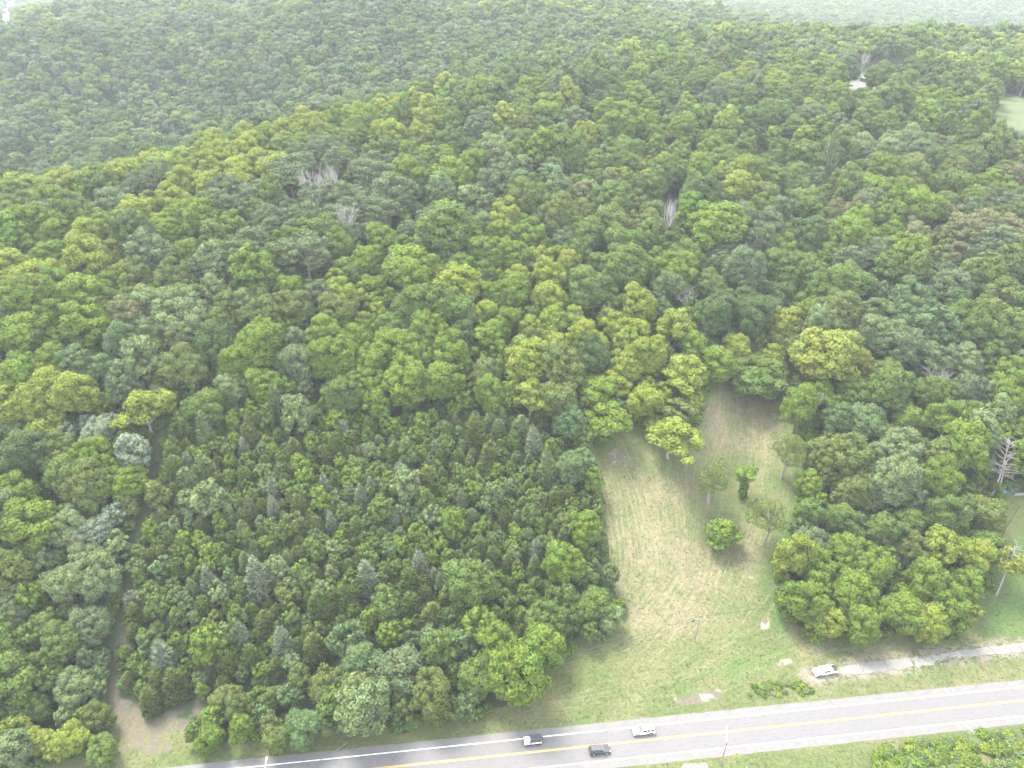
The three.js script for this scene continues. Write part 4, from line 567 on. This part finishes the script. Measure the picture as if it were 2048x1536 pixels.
function suv(o, P, low = 0) {
  mesh('body', profile([[-2.42, 0.42], [-2.46, 0.8], [-2.4, 1.08], [1.05, 1.1], [2.05, 1.0 - low], [2.38, 0.86 - low], [2.44, 0.6], [2.4, 0.42]], [1.5, -1.45], 0.43, 1.92, 0.09), P, o);
  cabin(o, [-2.36, 1.1, 0.88], [-2.12 + low, 0.28, 0.7], 1.07, 1.74 - low, P, P, [[0.03, 0.27], [0.33, 0.54], [0.58, 0.88]]);
  for (const x of [1.5, -1.45]) both((s) => wheel(o, x, s * 0.86, 0.38)); lights(o, 2.38, -2.44, 0.7, 0.68); mirrors(o, 0.95, 1.08, 0.9, P);
  mesh('bumper', block(2.36, 2.5, 0.42, 0.62, -0.8, 0.8), TRIM, o); both((s) => mesh('roof_rail', block(-1.7, 0, 1.82 - low, 1.86 - low, s * 0.6 - 0.025, s * 0.6 + 0.025), TRIM, o));
}
function jeep(o) {
  mesh('body', profile([[-1.85, 0.52], [-1.88, 1.12], [0.72, 1.14], [0.76, 1.13], [1.95, 1.06], [1.98, 0.52]], [1.35, -1.2], 0.5, 1.5, 0.05), WHITE, o);
  both((s) => { mesh('door', block(-0.42, 0.55, 0.58, 1.1, s > 0 ? 0.74 : -0.78, s > 0 ? 0.78 : -0.74), WHITE, o); mesh('fender', hex([[0.72, 0.86, s > 0 ? 0.93 : -0.7], [2.0, 0.74, s > 0 ? 0.93 : -0.7], [2.0, 0.74, s > 0 ? 0.7 : -0.93], [0.72, 0.86, s > 0 ? 0.7 : -0.93]], [[0.8, 0.98, s > 0 ? 0.93 : -0.7], [1.95, 0.9, s > 0 ? 0.93 : -0.7], [1.95, 0.9, s > 0 ? 0.7 : -0.93], [0.8, 0.98, s > 0 ? 0.7 : -0.93]]), WHITE, o); mesh('fender', block(-1.78, -0.62, 0.9, 1.02, s > 0 ? 0.7 : -0.93, s > 0 ? 0.93 : -0.7), WHITE, o); });
  cabin(o, [-1.84, 0.78, 0.76], [-1.74, 0.52, 0.68], 1.11, 1.76, CLOTH, CLOTH, [[0.06, 0.52], [0.6, 0.9]]);
  mesh('windscreen_frame', block(0.62, 0.7, 1.12, 1.2, -0.76, 0.76), WHITE, o);
  for (const x of [1.35, -1.2]) both((s) => wheel(o, x, s * 0.8, 0.42, TRIM)); const sp = mesh('spare_wheel', new THREE.CylinderGeometry(0.38, 0.38, 0.24, 18).rotateZ(Math.PI / 2), RUBBER, o); sp.position.set(-2.0, 1.1, 0.1);
  lights(o, 1.98, -1.88, 0.82, 0.52, 0.2); mirrors(o, 0.66, 1.16, 0.77, TRIM); mesh('bumper', block(1.98, 2.16, 0.5, 0.7, -0.85, 0.85), TRIM, o); mesh('bumper', block(-2.0, -1.86, 0.5, 0.68, -0.8, 0.8), TRIM, o);
}
function pickup(o) {
  mesh('body', profile([[-2.8, 0.5], [-2.82, 0.78], [-0.95, 0.8], [-0.93, 1.12], [1.2, 1.14], [2.3, 1.06], [2.62, 0.92], [2.68, 0.62], [2.64, 0.5]], [1.75, -1.75], 0.47, 1.96, 0.09), WHITE, o);
  cabin(o, [-0.94, 1.3, 0.9], [-0.8, 0.55, 0.74], 1.1, 1.82, WHITE, WHITE, [[0.08, 0.4], [0.46, 0.86]], [0.05, 0.95, 0.06, 0.94]);
  both((s) => mesh('bed_side', block(-2.8, -0.95, 0.76, 1.2, s > 0 ? 0.86 : -0.97, s > 0 ? 0.97 : -0.86), WHITE, o)); mesh('bed_liner', mergeGeometries([block(-2.72, -0.96, 0.8, 0.86, -0.86, 0.86), block(-2.72, -0.96, 0.86, 1.19, -0.86, -0.8), block(-2.72, -0.96, 0.86, 1.19, 0.8, 0.86), block(-1.02, -0.95, 0.86, 1.19, -0.8, 0.8)]), TRIM, o); mesh('tailgate', block(-2.84, -2.73, 0.62, 1.2, -0.86, 0.86), TRIM, o);
  mesh('bed_rack', mergeGeometries([block(-1.5, -1.42, 0.86, 1.42, 0.72, 0.8), block(-1.5, -1.42, 0.86, 1.42, -0.8, -0.72), block(-1.5, -1.42, 1.36, 1.44, -0.8, 0.8), block(-1.42, -1.0, 1.36, 1.42, 0.72, 0.8)]), WHITE, o);
  for (const x of [1.75, -1.75]) both((s) => wheel(o, x, s * 0.88, 0.42)); lights(o, 2.62, -2.8, 0.76, 0.74); mirrors(o, 1.05, 1.14, 0.92, WHITE); mesh('grille', block(2.62, 2.72, 0.62, 0.88, -0.5, 0.5), TRIM, o); mesh('bumper', block(2.62, 2.82, 0.44, 0.6, -0.9, 0.9), WHITE, o);
}
const roadTurn = Math.atan2(RE[1], RE[0]);
function park(name, label, category, u, v, turn, build, y = 0.03, group) { const p = at(u, v, 0.9), o = thing(name, label, category, p.x, land(p.x, p.d) + y, -p.d, turn, group); build(o); return o; }
park('white_jeep', 'small white off-road car with dark soft top driving on the road', 'car', 1066, 1480, roadTurn + Math.PI, jeep, 0.035);
park('white_suv', 'white sport utility car with white roof driving on the far lane', 'car', 1287, 1459, roadTurn + Math.PI, (o) => suv(o, WHITE), 0.035);
park('black_car', 'dark black estate car driving on the near lane by the double yellow line', 'car', 1199, 1498, roadTurn, (o) => { suv(o, BLACKP, 0.12); o.scale.set(0.94, 0.94, 0.94); }, 0.035);
{ const a = at(1628, 1345), b = at(1674, 1337); park('white_pickup', 'white crew-cab pickup truck with black bed parked on the old slab driveway', 'pickup', 1650, 1341, Math.atan2(a.d - b.d, a.x - b.x), pickup, 0.04); }
park('white_pickup', 'distant white pickup parked in the farmyard beside the grey roof', 'pickup', 1754, 157, 0.3, pickup, 0.15); park('white_car', 'distant white car parked behind the white pickup in the farmyard', 'car', 1757, 152.5, 0.2, (o) => suv(o, WHITE), 0.15); park('white_car', 'distant white car at the right end of the farmyard cars', 'car', 1771, 151, 0.4, (o) => suv(o, WHITE), 0.15);

// ------------------------------------------------------------------ poles, lamps, cables, signs
const WOODPOLE = bark([0.18, 0.165, 0.155]), GALV = std(0.42, 0.43, 0.44, 0.45, { metalness: 0.4 }), CABLE = std(0.05, 0.05, 0.055, 0.7), YELLOW = std(0.42, 0.29, 0.03, 0.5), BLACK = std(0.02, 0.02, 0.02, 0.7), PALE = std(0.36, 0.37, 0.37, 0.6);
const rise = (p, v) => { let h = 1; for (; h < 16 && proj(p.x, land(p.x, p.d) + h, p.d)[1] > v; h += 0.05); return h; };
function atY(u, v, y) { const a = (u - 1024) / FPX, b = (768 - v) / FPX, k = (y - EYE) / (-SP + b * CP); return V(a * k, y, -(CP + b * SP) * k); }
{
  const p = at(1390, 1282), h = rise(p, 1232), y0 = land(p.x, p.d), o = thing('utility_pole', 'bare wooden utility pole standing in the lower mown field', 'utility pole', p.x, y0, -p.d);
  mesh('pole', new THREE.CylinderGeometry(0.12, 0.17, h + 0.6, 10).translate(0, h / 2 - 0.3, 0), WOODPOLE, o); mesh('insulator', new THREE.CylinderGeometry(0.07, 0.09, 0.22, 8).translate(0, h + 0.1, 0), PALE, o); mesh('bracket', block(-0.35, 0.35, h - 1.1, h - 0.98, 0.1, 0.18), GALV, o);
  const topP = V(p.x, y0 + h, -p.d), sag = (A, B, s) => { const pts = []; for (let k = 0; k <= 24; k++) { const f = k / 24, q = A.clone().lerp(B, f); q.y -= s * 4 * f * (1 - f); pts.push(q); } return pts; };
  const cable = (name, label, A, B, s, boxes = []) => { const o = new THREE.Group(); o.name = numbered(name); tag(o, label, 'cable'); scene.add(o); const pts = sag(A, B, s); mesh('wire', new THREE.TubeGeometry(new THREE.CatmullRomCurve3(pts), 60, 0.035, 5), CABLE, o); for (const f of boxes) { const k = Math.round(f * 24), q = pts[k], m = mesh('splice_case', new THREE.CapsuleGeometry(0.16, 0.75, 3, 8).rotateZ(Math.PI / 2), BLACK, o); m.position.copy(q); m.rotation.y = Math.atan2(-(B.z - A.z), B.x - A.x); } };
  const L = at(1080, 1324, 7), Rr = at(1640, 1196, 9), lp = V(L.x, land(L.x, L.d) + 7, -L.d), rp = V(Rr.x, land(Rr.x, Rr.d) + 9, -Rr.d);
  cable('power_cable', 'upper overhead cable from the wooden pole leftward into the roadside trees', topP, lp, 0.5); cable('power_cable', 'lower overhead cable with a black splice left of the wooden pole', topP.clone().add(V(0, -1, 0)), lp.clone().add(V(0, -1, 0)), 0.9, [0.05, 0.52]); cable('power_cable', 'overhead cable from the wooden pole rightward over the field', topP, rp, 0.5);
  const a = at(590, 1552, 7), b = at(712, 1474, 6), A = V(a.x, 7.2, -a.d), B = V(b.x, land(b.x, b.d) + 6, -b.d), sh = V(0.5, 0, -0.3); cable('power_cable', 'left one of two cables crossing the road near the left lamp', A, B, 0.15); cable('power_cable', 'right one of two cables crossing the road near the left lamp', A.clone().add(sh), B.clone().add(sh), 0.15);
}
function streetLamp(label, base, h, head) {
  const y = land(base.x, base.d), o = thing('street_lamp', label, 'street lamp', base.x, y, -base.d), T = V(0, h, 0), E = head.clone().sub(o.position);
  mesh('pole', new THREE.CylinderGeometry(0.11, 0.17, h, 10).translate(0, h / 2, 0), WOODPOLE, o); const mid = T.clone().lerp(E, 0.5); mid.y += 0.25; mesh('arm', new THREE.TubeGeometry(new THREE.CatmullRomCurve3([T.clone().add(V(0, -0.2, 0)), mid, E]), 16, 0.06, 8), GALV, o);
  const d = E.clone().sub(T).setY(0).normalize(), hd = mesh('lamp_head', new THREE.SphereGeometry(0.42, 14, 10).scale(1, 0.34, 0.42), std(0.5, 0.5, 0.5, 0.4), o); hd.position.copy(E).addScaledVector(d, 0.2); hd.rotation.y = Math.atan2(-d.z, d.x); const ln = mesh('lens', new THREE.SphereGeometry(0.24, 10, 6).scale(1.2, 0.5, 0.7), CLEARLAMP, hd); ln.position.y = -0.12;
}
{ const b = at(1441, 1530), h = rise(b, 1484); streetLamp('street lamp with long arm over the road on the right', b, h, atY(1453, 1457, h + 0.4)); const hd = atY(533, 1519, 9.4), n = V(RN[0], 0, -RN[1]), q = hd.clone().addScaledVector(n, -3.4); streetLamp('street lamp head at the bottom left edge of the road', { x: q.x, d: -q.z }, 9, hd); }
{ const p = at(1470, 1517), h = 2.2, o = thing('road_sign', 'small yellow road marker sign on a post at the road edge', 'road sign', p.x, land(p.x, p.d), -p.d, 0.25); mesh('post', new THREE.CylinderGeometry(0.04, 0.04, h, 6).translate(0, h / 2, 0), GALV, o); mesh('panel', block(-0.34, 0.34, 1.1, 2.25, 0.04, 0.07), YELLOW, o); mesh('symbol', block(-0.07, 0.07, 1.62, 2.0, 0.07, 0.078), BLACK, o); }
for (const [u, v, h, m, label] of [[1660, 1391, 1.4, PALE, 'thin pale marker post on the verge below the parked pickup'], [1334, 1531, 1.0, BLACK, 'short black post on the near verge at the frame bottom'], [1946, 1470, 1.2, PALE, 'thin pale marker post in the near right brush'], [2019, 1348, 1.3, PALE, 'thin marker post on the verge at the far right'], [1490, 1545, 2.2, PALE, 'thin pale guy stake beside the right street lamp']]) { const p = at(u, v), o = thing('marker_post', label, 'post', p.x, land(p.x, p.d), -p.d); mesh('post', new THREE.CylinderGeometry(0.05, 0.06, h, 8).translate(0, h / 2, 0), m, o); mesh('cap', new THREE.SphereGeometry(0.07, 8, 6).translate(0, h, 0), m, o); }

// ------------------------------------------------------------------ houses, sheds, yards
const ROOFGREY = std(0.12, 0.115, 0.115, 0.9), SIDING = std(0.40, 0.39, 0.37, 0.8), WHITEROOF = std(0.3, 0.3, 0.3, 0.6), TAN = std(0.22, 0.165, 0.13, 0.85), DOORC = std(0.2, 0.12, 0.09, 0.7);
function house(label, u, v, L, W, hw, hr, turn, roofM, wallM, more = {}) {
  const p = at(u, v, more.lift ?? 3), y = land(p.x, p.d), o = thing(more.name ?? 'house', label, more.cat ?? 'house', p.x, y, -p.d, turn, more.group);
  mesh('wall', block(-L / 2, L / 2, -1.5, hw, -W / 2, W / 2), wallM, o); const s = new THREE.Shape(); s.moveTo(-W / 2 - 0.5, 0); s.lineTo(0, hr); s.lineTo(W / 2 + 0.5, 0); s.lineTo(W / 2 + 0.3, -0.12); s.lineTo(-W / 2 - 0.3, -0.12); s.closePath();
  const r = mesh('roof', new THREE.ExtrudeGeometry(s, { depth: L + 1, bevelEnabled: false }).rotateY(Math.PI / 2).translate(-L / 2 - 0.5, hw + 0.02, 0), roofM, o); if (more.chimney) mesh('chimney', block(L * 0.2, L * 0.2 + 0.8, hw, hw + hr + 0.9, -0.4, 0.4), TAN, r);
  for (const x of [-0.3, 0.3]) both((z) => mesh('window', block(x * L - 0.6, x * L + 0.6, hw * 0.4, hw * 0.78, z > 0 ? W / 2 - 0.02 : -W / 2 - 0.03, z > 0 ? W / 2 + 0.03 : -W / 2 + 0.02), GLASS, o)); mesh('door', block(-0.5, 0.5, 0, 2.1, W / 2 - 0.02, W / 2 + 0.035), DOORC, o);
}
house('low farmhouse with a grey roof half hidden by trees at the farmyard', 1778, 166, 15, 9, 2.8, 2.6, 0.25, ROOFGREY, SIDING, { chimney: true });
house('small reddish-walled shed with a white roof on the farmyard lawn', 1731, 156, 4.5, 3.5, 2.2, 0.7, 0.3, WHITEROOF, std(0.14, 0.075, 0.055, 0.8), { name: 'shed', cat: 'shed', lift: 2 });
house('brown house with a pale roof below the big pale tree right of the farmyard', 1906, 219, 9, 6, 2.6, 1.8, -0.35, WHITEROOF, TAN, { chimney: true });
const TOWN = [[6, 22, 'large pale building at the far top left corner', 20, 14, WHITEROOF], [10, 42, 'tall pale house low at the far left picture edge', 13, 12, WHITEROOF], [27, 6, 'far house at the top left with a long white roof', 14, 9, WHITEROOF], [19, 10, 'far house left of the one with a long white roof', 10, 8, WHITEROOF], [48, 51, 'far white-roofed house among trees, lowest of the far left town', 11, 9, WHITEROOF], [60, 50, 'far house just right of the lowest white-roofed one', 8, 7, TAN], [101, 1, 'far pale house cut by the top picture edge', 15, 10, WHITEROOF]];
TOWN.forEach(([u, v, label, L, W, m], i) => house(label, u, v, L, W, 5.5, 2.2, 0.5 * i, m, SIDING, { lift: 4, group: 'far houses of the town beyond the left hill' }));
const BLUE = std(0.05, 0.15, 0.32, 0.6);
function tarp(label, u, v, s, turn, group) { const p = at(u, v, 0.4), o = thing('blue_tarp', label, 'tarp', p.x, land(p.x, p.d), -p.d, turn, group), g = new THREE.SphereGeometry(1, 18, 10, 0, 6.2832, 0, 1.571), a = g.attributes.position; for (let i = 0; i < a.count; i++) { const x = a.getX(i), y = a.getY(i), z = a.getZ(i), k = 0.8 + 0.4 * fbm(x * 2 + u, z * 2 + y, 3); a.setXYZ(i, x * k * s, y * k * s * 0.6, z * k * s * 0.7); } g.computeVertexNormals(); mesh('sheet', g, BLUE, o); mesh('load', block(-s * 0.5, s * 0.5, 0, s * 0.36, -s * 0.3, s * 0.3), TRIM, o); }
tarp('blue tarp heap under the bare white tree at the right edge', 2005, 981, 1.3, 0.3); tarp('smaller blue tarp heap right of the first one', 2026, 979, 0.9, 1.2); tarp('far blue tarp heap, left one on the farmyard lawn', 1707.5, 143.5, 2.0, 0); tarp('far blue tarp heap, right one on the farmyard lawn', 1713.5, 143.8, 2.2, 1);
{ const a = at(2028, 992), b = at(2075, 990), L = Math.hypot(b.x - a.x, b.d - a.d), o = thing('picket_fence', 'short weathered picket fence beside the blue tarps', 'fence', a.x, land(a.x, a.d), -a.d, Math.atan2(b.d - a.d, b.x - a.x)); const n = Math.floor(L / 0.3); for (let i = 0; i < n; i++) mesh(i ? 'picket_' + String(i).padStart(3, '0') : 'picket', block(i * 0.3, i * 0.3 + 0.12, 0, 1.1, -0.02, 0.02), PALE, o); for (const y of [0.3, 0.8]) mesh('rail', block(0, L, y, y + 0.09, -0.06, -0.02), PALE, o); }
{ // two trees at the right-hand lawn that are more trunk than crown
  const build = (name, label, u0, v0, u1, v1, r, cat) => { const b = at(u0, v0), y = land(b.x, b.d), hT = 15; let h = hT; const top = atY(u1, v1, y + h); const o = thing(name, label, cat, b.x, y, -b.d); return { o, T: top.sub(o.position), r, y }; };
  { const { o, T } = build('dead_tree', 'tall bare silver dead tree with double trunk by the blue tarps', 1986, 988, 2022, 880, 0.3, 'dead tree'); const R = rng(61), parts = []; for (const k of [0, 1]) { const off = V(k * 0.7, 0, k * 0.4), pts = [0, 0.3, 0.6, 1].map((f) => T.clone().multiplyScalar(f * (k ? 0.8 : 1)).add(off).add(V(Math.sin(f * 5 + k) * 0.3, 0, 0))); pts[0].y = -0.5; parts.push(tube(pts, 0.34 - k * 0.08, 0.06, 7)); }
    for (let n = 0; n < 60; n++) { const f = 0.36 + 0.62 * R(), p = T.clone().multiplyScalar(f), a = R() * 6.28, l = 5.2 * (1.15 - f) * (0.6 + 0.6 * R()) + 0.8, d = V(Math.cos(a), 0.15 + 0.5 * f, Math.sin(a)), q = p.clone().addScaledVector(d, l * 0.55), e = p.clone().addScaledVector(d, l).add(V(0, (R() - 0.7) * 1.0, 0)); parts.push(tube([p, q, e], 0.1, 0.025, 4)); for (let m = 0; m < 3; m++) { const s = q.clone().lerp(e, R()), w = s.clone().add(V((R() - 0.5) * 1.8, R() * 0.9, (R() - 0.5) * 1.8)); parts.push(tube([s, s.clone().lerp(w, 0.5).add(V(0, 0.1, 0)), w], 0.04, 0.015, 3)); } } mesh('trunk', mergeGeometries(parts), std(0.25, 0.235, 0.22, 0.95), o); }
  { const { o, T } = build('half_dead_tree', 'half-dead tree with bare top and few yellow leaves on the right lawn', 1992, 1190, 2036, 1085, 0.3, 'tree'); const R = rng(62), parts = [tube([V(0, -0.4, 0), T.clone().multiplyScalar(0.35), T.clone().multiplyScalar(0.7), T], 0.36, 0.07, 7)], pf = []; for (let n = 0; n < 40; n++) { const f = 0.5 + 0.5 * R(), p = T.clone().multiplyScalar(f), a = R() * 6.28, l = 1.2 + 2.6 * R() * (1.2 - f), e = p.clone().add(V(Math.cos(a) * l, 0.5 + R(), Math.sin(a) * l)); parts.push(tube([p, p.clone().lerp(e, 0.5).add(V(0, 0.15, 0)), e], 0.08, 0.02, 4)); if (f < 0.74) pf.push({ p: e, r: 1.0 + 0.7 * R(), sq: 0.7 }); } for (let n = 0; n < 9; n++) { const a = R() * 6.28, q = 1 + 2.4 * R(); pf.push({ p: T.clone().multiplyScalar(0.6).add(V(Math.cos(a) * q, (R() - 0.5) * 2, Math.sin(a) * q)), r: 1.2 + 0.6 * R(), sq: 0.7 }); } mesh('trunk', mergeGeometries(parts), PALEBARK, o); mesh('crown', puffCrown(pf, { ...LEAF, L: 0.6, W: 0.4, cover: 0.7, core: 0.4, cy: T.y * 0.5 }, R), LEAVES.Y[0], o); }
  { const { o, T } = build('bare_sapling', 'thin bare leaning stem on the right lawn edge', 2003, 1072, 2040, 1010, 0.1, 'young tree'); mesh('trunk', tube([V(0, -0.3, 0), V(T.x * 0.2, 5, T.z * 0.2), V(T.x * 0.7, 10, T.z * 0.7), T], 0.12, 0.04, 6), BARK, o); const R = rng(5); const parts = []; for (let k = 0; k < 14; k++) { const f = 0.5 + 0.5 * R(), s = V(T.x * f * 0.9, T.y * f, T.z * f * 0.9), e = s.clone().add(V((R() - 0.5) * 3, R(), (R() - 0.5) * 3)); parts.push(tube([s, s.clone().lerp(e, 0.5), e], 0.04, 0.01, 3)); } mesh('twig', mergeGeometries(parts), BARK, o); }
}

renderer.render(scene, camera);
